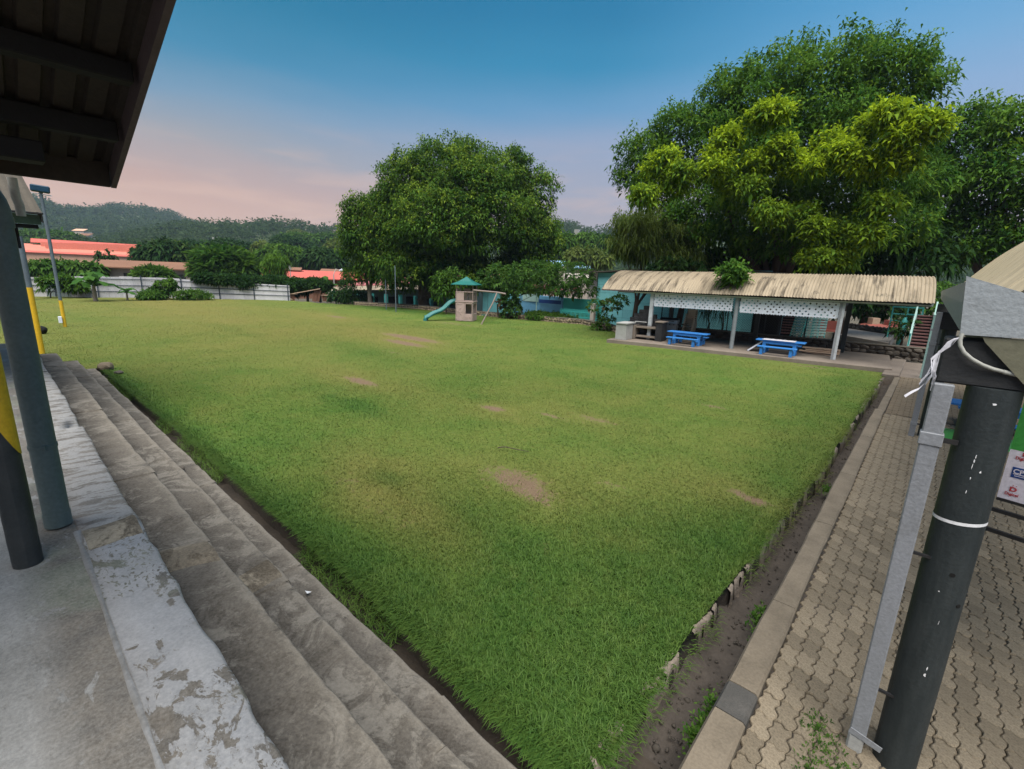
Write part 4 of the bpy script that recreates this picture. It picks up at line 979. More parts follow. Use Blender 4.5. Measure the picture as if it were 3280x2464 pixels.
for ch in d3.children:
    if ch.name.startswith('pipe'): ch.data = ch.data.copy(); ch.data.materials[0] = M['pale_teal']
# conduit sagging under the gutter, ribbons tied to its end
MB().tube([Q(.118, 2.99, 2.42), Q(.117, 2.985, 2.39), Q(.122, 2.985, 2.365), Q(.14, 2.985, 2.335), Q(.17, 2.985, 2.308), Q(.21, 2.99, 2.285), Q(.25, 3.0, 2.27), Q(.29, 3.005, 2.262)], .0088, 10).build('conduit', M['pvc'], rs)
MB().tube([Q(.283, 3.004, 2.263), Q(.33, 3.01, 2.255)], .0108, 10).build('conduit_socket', M['pvc'], rs)
rb = empty('ribbon', (.11, 2.97, 2.40), 'frayed white plastic ribbon hanging from the gutter corner', 'ribbon')
rr = random.Random(4)
def strip(pts, w):
    g = [];
    for i, p in enumerate(pts):
        p = Vector(p); a = i*.7; q = Vector((math.cos(a)*.6, .3, .7)).normalized()*w/2
        g.append([p-q, p+q])
    return MB().sheet(g)
for k in range(9):
    e = k*.004; dz_ = rr.uniform(.15, .26)
    pts = [(.0, .0, .0), (-.018, -.004, -.008-e), (-.035, -.01, -.025-e), (-.048-e*.5, -.012, -.06-e), (-.055-e*.6+rr.uniform(-.008, .008), -.014, -.11), (-.065+rr.uniform(-.02, .022), -.015-e, -.11-dz_*.35), (-.07+rr.uniform(-.035, .03), -.016, -.12-dz_*.55)]
    strip(pts, rr.uniform(.006, .013)).build('strand', M['fabric_white'], rb)
strip([(-.055, -.01, -.16), (-.075, -.02, -.22), (-.095, -.03, -.255), (-.118, -.035, -.275), (-.14, -.04, -.30)], .012).build('strand', M['fabric_white'], rb)
# notice panel on a black frame under the roof
th = R(-15); sg = empty('standing_sign', (.53, 4.3, 1.29), 'white and green printed panel on black rails behind the near post', 'sign', rz=th)
MB().box((0, 0, 0), (1.35, .03, .336)).build('panel', M['sign_white'], sg)
MB().box((0, 0, .3365), (1.35, .03, .70)).build('panel', M['sign_green'], sg)['label'] = 'plain green upper panel'
MB().box((-.25, .005, -.108), (1.45, .03, -.085)).build('rail', M['dark_steel'], sg); MB().box((-.25, .005, -.255), (1.45, .03, -.23)).build('rail', M['dark_steel'], sg)
MB().box((.0, -.003, -.02), (1.35, .034, -.001)).build('rail', M['dark_steel'], sg)
for x in (-.16, 1.40): MB().box((x, .005, -1.29), (x+.03, .035, .70 if x > 0 else -.02)).build('leg', M['dark_steel'], sg)
def lettering(txt, size, x, z, mat, parent, y=-.003, name='lettering', sx=1.0, bold=0):
    cu = bpy.data.curves.new('lettering', 'FONT'); cu.body = txt; cu.size = size; cu.extrude = .0006; cu.offset = bold
    t = bpy.data.objects.new('t', cu); COL.objects.link(t)
    dg = bpy.context.evaluated_depsgraph_get(); me = bpy.data.meshes.new_from_object(t.evaluated_get(dg)); bpy.data.objects.remove(t)
    me.name = name; me.materials.clear(); me.materials.append(mat)
    o = bpy.data.objects.new(name, me); COL.objects.link(o); o.parent = parent; o.location = (x, y, z); o.rotation_euler = (R(90), 0, 0); o.scale = (sx, 1, 1); return o
def d_mark(x, z, s):
    mb = MB(); out = [(0, 0), (0, 1), (.45, 1), (.78, .86), (.93, .5), (.78, .14), (.45, 0)]; inn = [(.22, .22), (.22, .78), (.42, .78), (.6, .7), (.68, .5), (.6, .3), (.42, .22)]
    n = len(out)
    for i in range(n):
        a, b_, c, d_ = out[i], out[(i+1) % n], inn[(i+1) % n], inn[i]
        mb.prism([(x+p[0]*s, -.0035, z+p[1]*s*.85) for p in (a, b_, c, d_)], (0, .003, 0))
    mb.prism([(x+.28*s, -.0035, z+1.05*s), (x+.38*s, -.0035, z+1.05*s), (x+.36*s, -.0035, z+1.17*s), (x+.26*s, -.0035, z+1.17*s)], (0, .003, 0))
    mb.prism([(x+.66*s, -.0035, z+1.05*s), (x+.76*s, -.0035, z+1.05*s), (x+.80*s, -.0035, z+1.17*s), (x+.70*s, -.0035, z+1.17*s)], (0, .003, 0))
    return mb.build('logo', M['sign_red'], sg)
for k in range(4):
    ox = k*.26
    lettering('Digicel', .027, .029+ox, .034, M['sign_red'], sg, sx=.86, bold=.0006); d_mark(.047+ox, .062, .036)
    if k < 4:
        MB().box((.034+ox, -.003, .156), (.17+ox, .001, .226)).build('logo', M['sign_blue'], sg)
        lettering('CPL', .042, .040+ox, .186, M['sign_white'], sg, -.005, sx=.95, bold=.001); MB().box((.042+ox, -.005, .179), (.11+ox, -.002, .183)).build('logo', M['sign_white'], sg)
        MB().box((.05+ox, -.005, .168), (.10+ox, -.002, .171)).build('logo', M['sign_white'], sg)
    lettering('Digicel', .027, .033+ox, .28, M['sign_red'], sg, sx=.86, bold=.0006); d_mark(.06+ox, .306, .030)
tag(MB().box((.45, 11.2, .0), (2.6, 12.2, .012)).build('mat', M['sign_green']), 'green mat on the pavers behind the dark posts', 'mat')

# ================================================================== picnic shelter across the lawn
ANG = math.atan(.077)
PX, PY = -5.74, 19.58
def pv(x, y, z=0):
    """local: x along the front row of posts from the middle post, y to the back, z above the lawn"""
    c, s = math.cos(ANG), math.sin(ANG); return Vector((PX+x*c-y*s, PY+x*s+y*c, z))
pav = empty('pavilion', (PX, PY, 0), 'open picnic pavilion with mouldy cream barrel roof across the lawn', 'pavilion', rz=ANG)
ZS = .15
# floor slab: front edge splays as measured
fl = [(-4.75, -1.42), (-3.4, -1.25), (5.05, -.80), (5.05, 3.45), (-4.75, 3.2)]
slab = MB().prism([pv(x, y, -.3) for x, y in fl], (0, 0, .3+ZS)).build('pavilion_floor', M['slab'], None, .015); tag(slab, kind='structure')
slab['label'] = 'concrete floor slab of the pavilion'
XL, XR = -3.42, 3.40
def post(x, y, w, mat, z1=2.16, rnd_=False):
    if rnd_: MB().tube([(x, y, ZS), (x, y, z1)], w/2, 14).build('post', mat, pav)
    else: MB().box((x-w/2, y-w/2, ZS), (x+w/2, y+w/2, z1)).build('post', mat, pav, .008)
post(XL, 0, .15, M['post_paint']); post(0, 0, .16, M['post_grey'], rnd_=True); post(XR, 0, .15, M['post_paint'])
MB().box((XR-.077, -.10, ZS), (XR+.0, -.078, 2.16)).build('downpipe', M['downpipe'], pav)
for x in (XL, .35, XR+.12): post(x, 2.62, .17, M['dark_post'], 2.2)
# front gutter board, back plate, ties
MB().box((-4.15, -.24, 2.165), (1.6, -.14, 2.275)).build('fascia', M['fascia_pale'], pav, .006)
MB().box((1.6, -.245, 2.17), (5.72, -.145, 2.295)).build('fascia', M['fascia_pale'], pav, .006)
MB().box((-5.0, -.12, 2.145), (5.7, -.03, 2.25)).build('plate_beam', M['post_grey'], pav)
MB().box((-5.0, 2.55, 2.16), (5.7, 2.68, 2.28)).build('plate_beam', M['dark_post'], pav)
for x in (XL, 0, XR): MB().box((x-.06, .0, 2.02), (x+.06, 2.6, 2.14)).build('tie_beam', M['dark_post'], pav)
# barrel roof: corrugated sheets whose flutes run over the curve
def vault(t):            # t 0 front .. 1 back
    q = -math.cos(math.pi*t); return 1.95+2.30*q, 2.265+.88*(1-abs(q)**2.15)
xx_ = -5.72; i = 0
nodes_ = [vault(t) for t in np.r_[np.linspace(0, .12, 5), np.linspace(.18, .82, 11), np.linspace(.88, 1, 4)]]
while xx_ < 5.70:
    w_ = min(.80, 5.74-xx_); n_ = max(2, int(round(w_/.1*6))); g = []
    dz_ = rnd.uniform(-.008, .008)
    for k in range(n_+1):
        x = xx_+w_*k/n_; h = .02*math.cos(x/.1*2*math.pi)
        row = []
        for j, (y, z) in enumerate(nodes_):
            a = math.pi*j/(len(nodes_)-1); row.append((x, y-h*math.cos(a)*.5, z+h*(.5+.5*math.sin(a))+dz_*.5+.008*math.sin(x*1.3+j)))
        g.append(row)
    MB().sheet(g).build('roof_sheet', M['cream'], pav); xx_ += w_-.012; i += 1
# dark sheet added under the vault, painted shade for its underside
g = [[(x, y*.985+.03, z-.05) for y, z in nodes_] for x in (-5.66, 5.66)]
MB().sheet(g).build('vault_shade', M['timber_dark'], pav)
MB().box((-5.70, -.40, 2.205), (-4.16, -.30, 2.255)).build('eave_batten', M['fascia_brown'], pav)
# two hanging lattice screens of white slats
def lattice(x0, x1, z0, z1):
    pn = empty('lattice_panel', (0, 0, 0), None, None); pn.parent = pav
    y = -.02; w = x1-x0; h = z1-z0
    bt = MB(); bt.box((x0, y-.015, z0), (x1, y+.005, z0+.03)); bt.box((x0, y-.015, z0), (x0+.05, y+.005, z1)); bt.box((x1-.05, y-.015, z0), (x1, y+.005, z1))
    n = int(round(w/.85))
    for k in range(1, n*2): 
        if k % 2 == 0: bt.box((x0+w*k/(2*n)-.05, y-.013, z0), (x0+w*k/(2*n)+.05, y+.004, z1))
    bt.build('frame', M['white'], pn)
    sp, sw = .135, .083
    for sg_ in (1, -1):
        c = -h
        while c < w:
            a0, a1 = max(0, -c), min(h, w-c)           # slat at 45 degrees: x = c+t, z = t
            if a1-a0 > .05:
                p = [(x0+c+a0, z0+a0), (x0+c+a1, z0+a1)] if sg_ > 0 else [(x0+c+a0, z1-a0), (x0+c+a1, z1-a1)]
                MB().bar((p[0][0], y-.004*sg_-.004, p[0][1]), (p[1][0], y-.004*sg_-.004, p[1][1]), .006, sw, (0, 0, 1)).build('slat', M['white'], pn)
            c += sp*1.414
    return pn
lattice(XL+.10, -.16, 1.63, 2.15); lattice(.13, XR-.09, 1.60, 2.15)
# --- blue picnic tables
def picnic(name, loc, rz_, lab, L=1.35, cover=True):
    t = empty(name, loc, lab, 'picnic table', rz=rz_)
    for k in range(3): MB().box((-.82, -.26+k*.18, .47), (.80, -.26+k*.18+.172, .51)).build('top_plank', M['blue_paint'], t, .006)
    MB().box((-.56, -.22, .38), (.58, -.185, .468)).build('apron', M['blue_paint'], t, .004); MB().box((-.56, .19, .38), (.58, .225, .468)).build('apron', M['blue_paint'], t, .004)
    for x in (-.52, .48):
        for y in (-.18, .14): MB().box((x-.06, y-.03, 0), (x+.06, y+.05, .468)).build('leg', M['blue_paint'], t, .006)
    for s in (-1, 1):
        yc = s*.62
        MB().box((-.66, yc-.12, .275), (.62, yc+.12, .318)).build('bench_seat', M['blue_paint'], t, .006)
        for x in (-.52, .44): MB().box((x-.05, yc-.07, 0), (x+.05, yc+.07, .274)).build('bench_leg', M['blue_paint'], t, .006)
        for x in (-.5, .46): MB().box((x-.03, min(0, yc), .16), (x+.03, max(0, yc), .21)).build('brace', M['blue_paint'], t)
    return t
picnic('picnic_table', (-7.36, 19.22, ZS), R(2), 'blue picnic table beside the gas grill in the pavilion')
picnic('picnic_table', (-4.02, 19.62, ZS), R(4), 'blue picnic table with a white sheet on top in the pavilion')
picnic('picnic_table', (1.4, 12.6, 0), R(0), 'blue picnic table half hidden behind the near dark post')
g = []
for i in range(15):
    x = -.60+i*1.08/14; g.append([(x, y, .515+.012*abs(math.sin(i*1.9+j*1.3))*(1 if j else .3)) for j, y in enumerate(np.linspace(-.28, .24, 6))])
o = MB().sheet(g).build('plastic_sheet', M['fabric_white']); o.location = (-4.02, 19.62, ZS); o.rotation_euler = (0, 0, R(4)); tag(o, 'crumpled white sheet spread on the right blue table', 'sheet')
sb = empty('board', (-4.92, 19.75, ZS), 'grey board leaning against the left end of the right blue table', 'board', rz=R(8))
MB().prism([(-.20, -.28, .005), (-.20, .35, .005), (.34, .35, .47), (.34, -.28, .47)], (-.03, 0, .03)).build('panel', M['board'], sb); MB().bar((-.20, -.29, .02), (.34, -.29, .485), .03, .045).build('edge', M['white'], sb)
# --- stepped brick barbecue
bq = empty('barbecue', (-9.75, 19.0, ZS), 'stepped dark brick barbecue with grey block counters beside the pavilion', 'barbecue', rz=R(6))
bb = lambda a, c, nm, mt, bv=.01: MB().box(a, c).build(nm, mt, bq, bv)
bb((-.48, -.85, 0), (.0, .05, .68), 'counter_block', M['cement']); bb((-.46, -.90, .68), (.06, .1, .745), 'counter_top', M['cement'])
bb((.0, -.10, 0), (.10, .5, .62), 'side_wall', M['slab'])
bb((.0, .06, .745), (.52, .16, .78), 'counter_top', M['cement'])
bw, bh = .20, .098
rows_ = [(-.5, 1.28, 0), (-.5, 1.28, 1), (-.5, 1.28, 2), (-.5, 1.28, 3), (-.5, 1.25, 4), (-.5, 1.22, 5), (-.5, 1.2, 6), (-.5, 1.15, 7), (-.42, 1.02, 8), (-.42, 1.0, 9), (-.24, .78, 10), (-.24, .76, 11), (-.02, .55, 12), (-.02, .55, 13), (.18, .40, 14), (.18, .40, 15)]
for a, c, r__ in rows_:
    x = a+(.1 if r__ % 2 else 0)*0
    nb = max(1, int(round((c-a)/bw)))
    for k in range(nb):
        x0 = a+(c-a)*k/nb; x1 = a+(c-a)*(k+1)/nb
        MB().box((x0+.004, .50+rnd.uniform(0, .008), r__*bh*.93+.003), (x1-.004, .72, (r__+1)*bh*.93-.004)).build('brick', M['brick_dark'], bq)
bb((.12, .0, .10), (1.0, .5, .18), 'hearth_slab', M['slab']); bb((.1, -.02, .50), (1.02, .5, .58), 'hearth_slab', M['slab'])
bb((1.02, -.1, 0), (1.30, .5, .80), 'side_wall', M['brick_dark']); bb((.98, -.14, .80), (1.36, .52, .86), 'counter_top', M['slab'])
for k in range(9): MB().tube([(.14+k*.1, .02, .62), (.14+k*.1, .48, .62)], .01, 5).build('grate_bar', M['dark_steel'], bq)
# --- gas grill
gg = empty('gas_grill', (-9.02, 21.05, ZS), 'silver gas grill with black hood beside the brick barbecue', 'grill', rz=R(12))
MB().box((-.36, -.26, .10), (.0, .26, .58)).build('cabinet_door', M['steel'], gg, .008); MB().box((.004, -.26, .10), (.36, .26, .58)).build('cabinet_door', M['steel'], gg, .008)
MB().box((-.40, -.30, .585), (.40, .28, .66)).build('control_panel', M['steel'], gg, .01)
MB().prism([(-.40, -.28, .665), (-.40, -.24, .82), (-.40, -.08, .90), (-.40, .2, .90), (-.40, .28, .70)], (.8, 0, 0)).build('hood', M['steel'], gg, .012)
MB().prism([(-.402, -.235, .825), (-.402, -.08, .905), (-.402, .2, .905), (-.402, .2, .83)], (.804, 0, 0)).build('hood_top', M['dark_steel'], gg)
MB().tube([(-.26, -.31, .78), (.26, -.31, .78)], .016, 8).build('handle', M['dark_steel'], gg)
for k in range(4): MB().tube([(-.27+k*.18, -.30, .622), (-.27+k*.18, -.335, .622)], .026, 10).build('knob', M['dark_steel'], gg)
for x in (-.33, .33):
    for y in (-.22, .22): MB().tube([(x-.02, y, .05), (x+.02, y, .05)], .05, 10).build('wheel', M['dark_steel'], gg)
MB().box((.41, -.25, .62), (.62, .25, .65)).build('side_shelf', M['dark_steel'], gg)
# --- stack of plastic chairs: one chair mesh set, copied upward
def chair(loc, lab, grp):
    c = empty('plastic_chair', loc, lab, 'chair', grp, R(8))
    MB().box((-.21, -.2, .36), (.21, .2, .385)).build('seat', M['plastic_beige'], c, .01)
    bk = MB()
    bk.box((-.22, .19, .40), (-.17, .225, .80)); bk.box((.17, .19, .40), (.22, .225, .80)); bk.box((-.22, .19, .72), (.22, .225, .80)); bk.box((-.03, .195, .4), (.03, .22, .72)); bk.box((-.13, .195, .4), (-.08, .22, .72)); bk.box((.08, .195, .4), (.13, .22, .72))
    bk.build('backrest', M['plastic_beige'], c)
    for x in (-.2, .2):
        for y in (-.19, .19): MB().bar((x, y, .36), (x*1.12, y*1.15, 0), .045, .045, (0, 1, 0)).build('leg', M['plastic_beige'], c)
        MB().box((x-.03, -.2, .56), (x+.03, .2, .585)).build('armrest', M['plastic_beige'], c)
    return c
c0 = chair((-8.42, 21.80, ZS), 'lowest beige plastic chair of the stack behind the left blue table', 'stacked beige plastic chairs')
for k in range(1, 7):
    c = copy_tree(c0); c['label'] = ('second' , 'third', 'fourth', 'fifth', 'sixth', 'topmost')[k-1]+(' chair from the bottom' if k < 6 else ' chair')+' of the beige plastic chair stack behind the left table'; c.location = (-8.42+.012*k, 21.80+.01*k, ZS+.085*k)
# --- planks and odds under the roof
for k, (x, y, z, a, l_) in enumerate(((-2.9, 20.9, .17, 5, 1.15), (-2.95, 20.85, .23, 3, 1.3), (-2.85, 20.9, .29, 7, 1.1), (-2.9, 20.88, .36, 4, 1.2))):
    o = MB().box((-l_/2, -.12, 0), (l_/2, .12, .045)).build('plank', M['timber_tan'], None, .006); o.location = (x, y, z); o.rotation_euler = (R(2), R(3 if k == 0 else 0), R(a))
    tag(o, ('lowest' if k == 0 else 'topmost' if k == 3 else ('second' if k == 1 else 'third')+' from the bottom')+' plank of the small pile behind the right blue table', 'plank')
# black screen standing behind the back wall
bs_ = at(2455, 1035, 25.6); o = MB().box((-.62, -.25, -.3), (.62, .25, 1.75)).build('water_tank', M['tarp'], None, .12); o.location = (bs_.x, bs_.y, .2); o.rotation_euler = (0, 0, R(12)); tag(o, 'tall black cabinet behind the stone wall under the pavilion', 'cabinet')
# ================================================================== stone walls, fences, playground, yard behind the pavilion
STONES = []
for k in range(7):
    bm = bmesh.new(); bmesh.ops.create_icosphere(bm, subdivisions=2, radius=1)
    for v_ in bm.verts:
        q = v_.co.copy(); f_ = 1+.28*noise.noise(q*1.1+Vector((k*5, 0, 0)))
        v_.co = Vector((max(-.82, min(.82, q.x*f_)), q.y*f_*.8, max(-.78, min(.78, q.z*f_))))
    me = bpy.data.meshes.new('stone'); bm.to_mesh(me); bm.free(); STONES.append(me)
STONES_D = []
for me in STONES:
    d = me.copy(); me.materials.append(M['stone']); d.materials.append(M['stone_dark']); STONES_D.append(d)
def stone_wall(name, pts, h0, h1, label, dark, ssize, seed, cap=True, thick=.3, limit=290):
    r = random.Random(seed); w = empty(name, (0, 0, 0), label, 'wall')
    pts = [Vector((p[0], p[1], 0)) for p in pts]
    core = MB(); cp = MB(); cand = []
    for i in range(len(pts)-1):
        a, b = pts[i], pts[i+1]; d = (b-a).normalized(); n = Vector((d.y, -d.x, 0))
        if n.dot(EYE-a) < 0: n = -n
        core.prism([a+n*.0, b+n*.0, b-n*thick, a-n*thick], (0, 0, h1-.01)); 
        q = [a+n*.05, b+n*.05, b-n*(thick+.02), a-n*(thick+.02)]
        cp.prism([v_+Vector((0, 0, h1-.01)) for v_ in q], (0, 0, .045))
        L_ = (b-a).length; z = h0
        while z < h1-.03:
            rowh = ssize*r.uniform(.75, 1.05); s = r.uniform(0, ssize)
            while s < L_:
                wd = ssize*r.uniform(.8, 1.7)
                p = a+d*(s+wd/2)+n*r.uniform(.0, .03); p.z = min(z+rowh/2+r.uniform(-.015, .015), h1-.05)
                cand.append(((p-EYE).length, p, wd, rowh, math.atan2(d.y, d.x)+(math.pi if n.dot(Vector((-d.y, d.x, 0))) > 0 else 0))); s += wd+.012
            z += rowh+.008
    core.build('core', M['mortar'], w)
    if cap: cp.build('coping', M['coping'], w, .012)
    cand.sort(key=lambda t: t[0]); S_ = STONES_D if dark else STONES; rest = MB()
    for k, (dist, p, wd, rh, an) in enumerate(cand):
        if k < limit:
            inst('stone', S_[k % 7], w, p, (r.uniform(-.3, .3), r.uniform(-.45, .45), an), (wd*.56, .07, rh*.56))
        else:
            me = S_[k % 7]; mt = Matrix.Translation(p) @ Matrix.Rotation(an, 4, 'Z') @ Matrix.Diagonal((wd*.56, .07, rh*.56, 1))
            rest.add([mt @ v_.co for v_ in me.vertices], [tuple(f.vertices) for f in me.polygons])
    if rest.v: rest.build('stones', M['stone_dark'] if dark else M['stone'], w, kind='stuff')
    return w
stone_wall('stone_wall', [(-35.8, 20.15), (-34.2, 21.25), (-30.4, 22.65), (-25.1, 22.4), (-20.9, 23.0), (-18.2, 23.6), (-15.7, 24.0), (-12.6, 22.3), (-11.0, 20.6)], -.05, .27, 'low pale stone wall along the back edge of the lawn', False, .15, 3)
pw = [pv(-4.2, 3.35), pv(5.0, 3.35), pv(7.4, 3.45)]
stone_wall('stone_wall', pw, -.02, .50, 'dark rubble stone wall behind the pavilion floor', True, .19, 4)
MB().box((-.84, 18.25, -.3), (-.42, 22.8, .10)).build('side_step', M['slab'], path, .02)
# --- tin fence at the far end
FP = [(-53.5, -4), (-51.6, .2), (-50.0, 2.91), (-48.3, 5.37), (-47.4, 9.14), (-45.3, 13.03), (-42.6, 16.6), (-41.9, 17.6)]
FH = [1.5, 1.5, 1.52, 1.72, 1.74, 1.55, 1.42, 1.38]
fn = empty('tin_fence', (0, 0, 0), 'long corrugated tin fence with dark rails at the far end of the lawn', 'fence')
def along(s):
    for i in range(len(FP)-1):
        a, b = Vector(FP[i]), Vector(FP[i+1]); l_ = (b-a).length
        if s <= l_ or i == len(FP)-2: t = min(1, s/l_); return a.lerp(b, t), FH[i]*(1-t)+FH[i+1]*t, (b-a).normalized()
        s -= l_
tot = sum((Vector(FP[i+1])-Vector(FP[i])).length for i in range(len(FP)-1)); s = 0; k = 0
while s < tot-.4:
    g = []; dh = rnd.uniform(-.03, .03)
    for i in range(25):
        p, h, d = along(s+.80*i/24); n = Vector((d.y, -d.x)); q = p+n*(.022*math.cos(i/24*8*math.pi*2)+.004*(k % 2))
        g.append([(q.x, q.y, -.35), (q.x, q.y, h+dh)])
    MB().sheet(g).build('fence_sheet', M['fence_old'] if s < 9.2 and k % 3 else M['fence_tin'], fn); s += .78; k += 1
s = .3
while s < tot:
    p, h, d = along(s); n = Vector((d.y, -d.x)); q = p+n*.07
    MB().box((q.x-.03, q.y-.03, -.3), (q.x+.03, q.y+.03, h+.12)).build('fence_post', M['fence_frame'], fn); s += 2.7
for fr in (.28, .55, .83):
    if fr == .28: pass
    pts = []
    for i in range(41):
        p, h, d = along(tot*i/40); n = Vector((d.y, -d.x)); q = p+n*.055; pts.append((q.x, q.y, h*fr+.1))
    MB().tube(pts, .026, 4).build('rail', M['fence_frame'], fn)
# --- broken timber picnic table by the fence
bt = empty('broken_table', (-41.9, 18.9, .1), 'broken brown wooden table with tilted top at the lawn edge', 'table', rz=R(58))
for k in range(3): MB().prism([(-1.0+.02*k, -.45+k*.3, .52), (1.35-.05*k, -.45+k*.3, 1.02-.03*k), (1.35-.05*k, -.17+k*.3, 1.02-.03*k), (-1.0+.02*k, -.17+k*.3, .52)], (0, 0, .06)).build('top_plank', M['timber_tan'], bt)
MB().box((-1.9, -.4, .50), (-.6, .1, .56)).build('bench_seat', M['timber_tan'], bt); MB().box((1.2, .1, .42), (2.1, .5, .48)).build('bench_seat', M['timber_tan'], bt)
for x, y, h, rot in ((-1.6, -.2, .5, 0), (-1.0, -.2, .5, 0), (.75, -.1, .88, .3), (1.0, -.05, .9, .3), (1.6, .3, .42, 0)):
    MB().bar((x, y, -.1), (x+rot*.8, y, h), .34, .1, (0, 1, 0)).build('leg', M['timber_red'], bt)
pebble('stone', (-42.4, 17.7, .12), .32, M['stone'], 'pale boulder beside the broken wooden table', 'stone', 9, .5)
# --- playground tower
pt = empty('play_tower', (-21.0, 19.25, 0), 'plastic climbing tower with green pyramid roof and wavy green slide', 'play tower', rz=R(33.6))
h = .53
def panel(nm, x0, x1, y0, y1, z0, z1, mat=None, bv=.012): return MB().box((x0, y0, z0), (x1, y1, z1)).build(nm, mat or M['tower_tan'], pt, bv)
# front: climbing panel left, window panel right; side: window panel
panel('rock_panel', -h, -.005, -h, -h+.05, .02, 1.12)
for wall_ in ('front', 'side'):
    o_ = (lambda a, b, z0, z1: panel('window_panel', a, b, -h, -h+.05, z0, z1)) if wall_ == 'front' else (lambda a, b, z0, z1: panel('window_panel', h-.05, h, -h+.055+a, -h+.055+b, z0, z1))
    w0, w1 = (.005, h-.052) if wall_ == 'front' else (0, 1.0)
    a0, a1 = (w0+.07, w1-.03) if wall_ == 'front' else (.08, .92)
    o_(w0, a0, .02, 1.12); o_(a1, w1, .02, 1.12); o_(a0, a1, .02, .45); o_(a0, a1, 1.02, 1.12)
panel('back_panel', -h, h, h-.05, h, .02, 1.12); panel('side_panel', -h, -h+.05, -.1, h, .02, 1.12)
rr = random.Random(8)
for k in range(34):
    x, z = rr.uniform(-h+.06, -.06), rr.uniform(.06, 1.06)
    if k > 22: x = rr.uniform(.06, h-.08); z = rr.uniform(.06, .40)
    inst('hand_hold', STONES[k % 7], pt, (x, -h-.004, z), (0, rr.uniform(0, 3), 0), (rr.uniform(.04, .075), .03, rr.uniform(.02, .04)))
for me_ in (): pass
for ch in pt.children:
    if ch.name.startswith('hand_hold'):
        if 'hh' not in globals(): hh = {}
        if ch.data.name not in hh:
            q = ch.data.copy(); q.materials.clear(); q.materials.append(M['tower_tan']); hh[ch.data.name] = q
        ch.data = hh[ch.data.name]
panel('floor', -h-.03, h+.03, -h-.03, h+.03, 1.12, 1.19)
panel('solid_rail', -h, -.02, -h, -h+.04, 1.2, 1.70); panel('rail_top', -h, h, -h-.01, -h+.05, 1.70, 1.76); panel('rail_top', h-.05, h+.01, -h+.055, h, 1.70, 1.76); panel('rail_top', -h, h, h-.05, h, 1.70, 1.76)
panel('rail_bottom', 0, h, -h, -h+.04, 1.195, 1.24)
for k in range(6): MB().tube([(.05+k*.08, -h+.02, 1.2), (.05+k*.08, -h+.02, 1.71)], .013, 6).build('baluster', M['tower_pole'], pt)
for k in range(7): MB().tube([(h-.02, -h+.1+k*.14, 1.2), (h-.02, -h+.1+k*.14, 1.71)], .013, 6).build('baluster', M['tower_pole'], pt)
MB().box((-.30, h-.05, 1.72), (.12, h+.0, 1.90)).build('back_rail', M['tower_tan'], pt, .03)
panel('slide_gate', -h-.05, -h+.02, -.35, .3, 1.2, 1.92)
for x, y in ((-h+.06, -h+.03), (h-.03, -h+.03), (-h+.06, h-.03), (h-.03, h-.03)): MB().tube([(x, y, .02), (x, y, 2.22)], .035, 10).build('pole', M['tower_pole'], pt)
ap = (0, 0, 2.62); e_ = .76
rim = [(-e_, -e_, 2.16), (e_, -e_, 2.16), (e_, e_, 2.16), (-e_, e_, 2.16)]; rim2 = [(x, y, z-.03) for x, y, z in rim]
mids = [tuple((Vector(rim[i])*.5+Vector(ap)*.5)+Vector((0, 0, -.045))) for i in range(4)]
RB = MB()
for i in range(4):
    j = (i+1) % 4
    RB.add([rim[i], rim[j], mids[j], mids[i], ap, rim2[j], rim2[i]], [(0, 1, 2, 3), (3, 2, 4), (6, 5, 1, 0)])
RB.add(rim2, [(0, 1, 2, 3)]); RB.build('roof', M['tower_green'], pt)
# slide chute: a U-section swept along a wavy line
S0, S1 = Vector((-.55, -.1, 1.14)), Vector((-2.15, -1.25, .12)); g = []
sd_ = (S1-S0); sd_.z = 0; sdn = sd_.normalized(); sn = Vector((-sdn.y, sdn.x, 0))
for i in range(25):
    t = i/24; c_ = S0+sd_*t; z = 1.14-(1.02)*(t*t*(3-2*t)*.55+t*.45)+.07*math.sin(t*math.pi*3.0+.2)*(1-abs(2*t-1)**3)
    if t > .92: z = .13
    g.append([c_+sn*a+Vector((0, 0, z+b_)) - Vector((0, 0, c_.z)) for a, b_ in ((-.27, .02), (-.27, .16), (-.23, .16), (-.19, .03), (0, 0), (.19, .03), (.23, .16), (.27, .16), (.27, .02), (0, -.07), (-.27, .02))])
MB().sheet(g).build('slide', M['slide_green'], pt); MB().box((S1.x-.1, S1.y-.12, -.03), (S1.x+.12, S1.y+.12, .14)).build('slide_foot', M['slide_green'], pt)
panel('slide_ladder_side', -h-.06, -h-.03, .1, .3, 0, 1.12, M['dark_steel'])
# swing beam off the tower
inv = pt.matrix_basis.inverted() if False else None
def loc(p):
    v_ = Vector(p)-Vector((-21.0, 19.25, 0)); c, s = math.cos(-R(33.6)), math.sin(-R(33.6)); return Vector((v_.x*c-v_.y*s, v_.x*s+v_.y*c, v_.z))
b0, b1, b2 = at(1517, 930, 27.6), at(1592, 937, 26.9), at(1620, 942, 26.6); lb = Vector((-18.85, 18.4, -.05))
MB().tube([loc(b0), loc(b1), loc(b2)], .05, 10).build('swing_beam', M['tower_pole'], pt)
mA = b1.lerp(lb, .45)+Vector((.10, .12, .22))
MB().tube([loc(b1), loc(b1.lerp(mA, .5)+Vector((.02, .03, .06))), loc(mA), loc(mA.lerp(lb, .5)+Vector((.02, .02, .07))), loc(lb)], .04, 10).build('swing_leg', M['tower_pole'], pt)
for t in (.38, .62): q = b0.lerp(b1, t); MB().tube([loc(q), loc(q+Vector((0, 0, -1.35)))], .008, 5).build('chain', M['dark_steel'], pt)
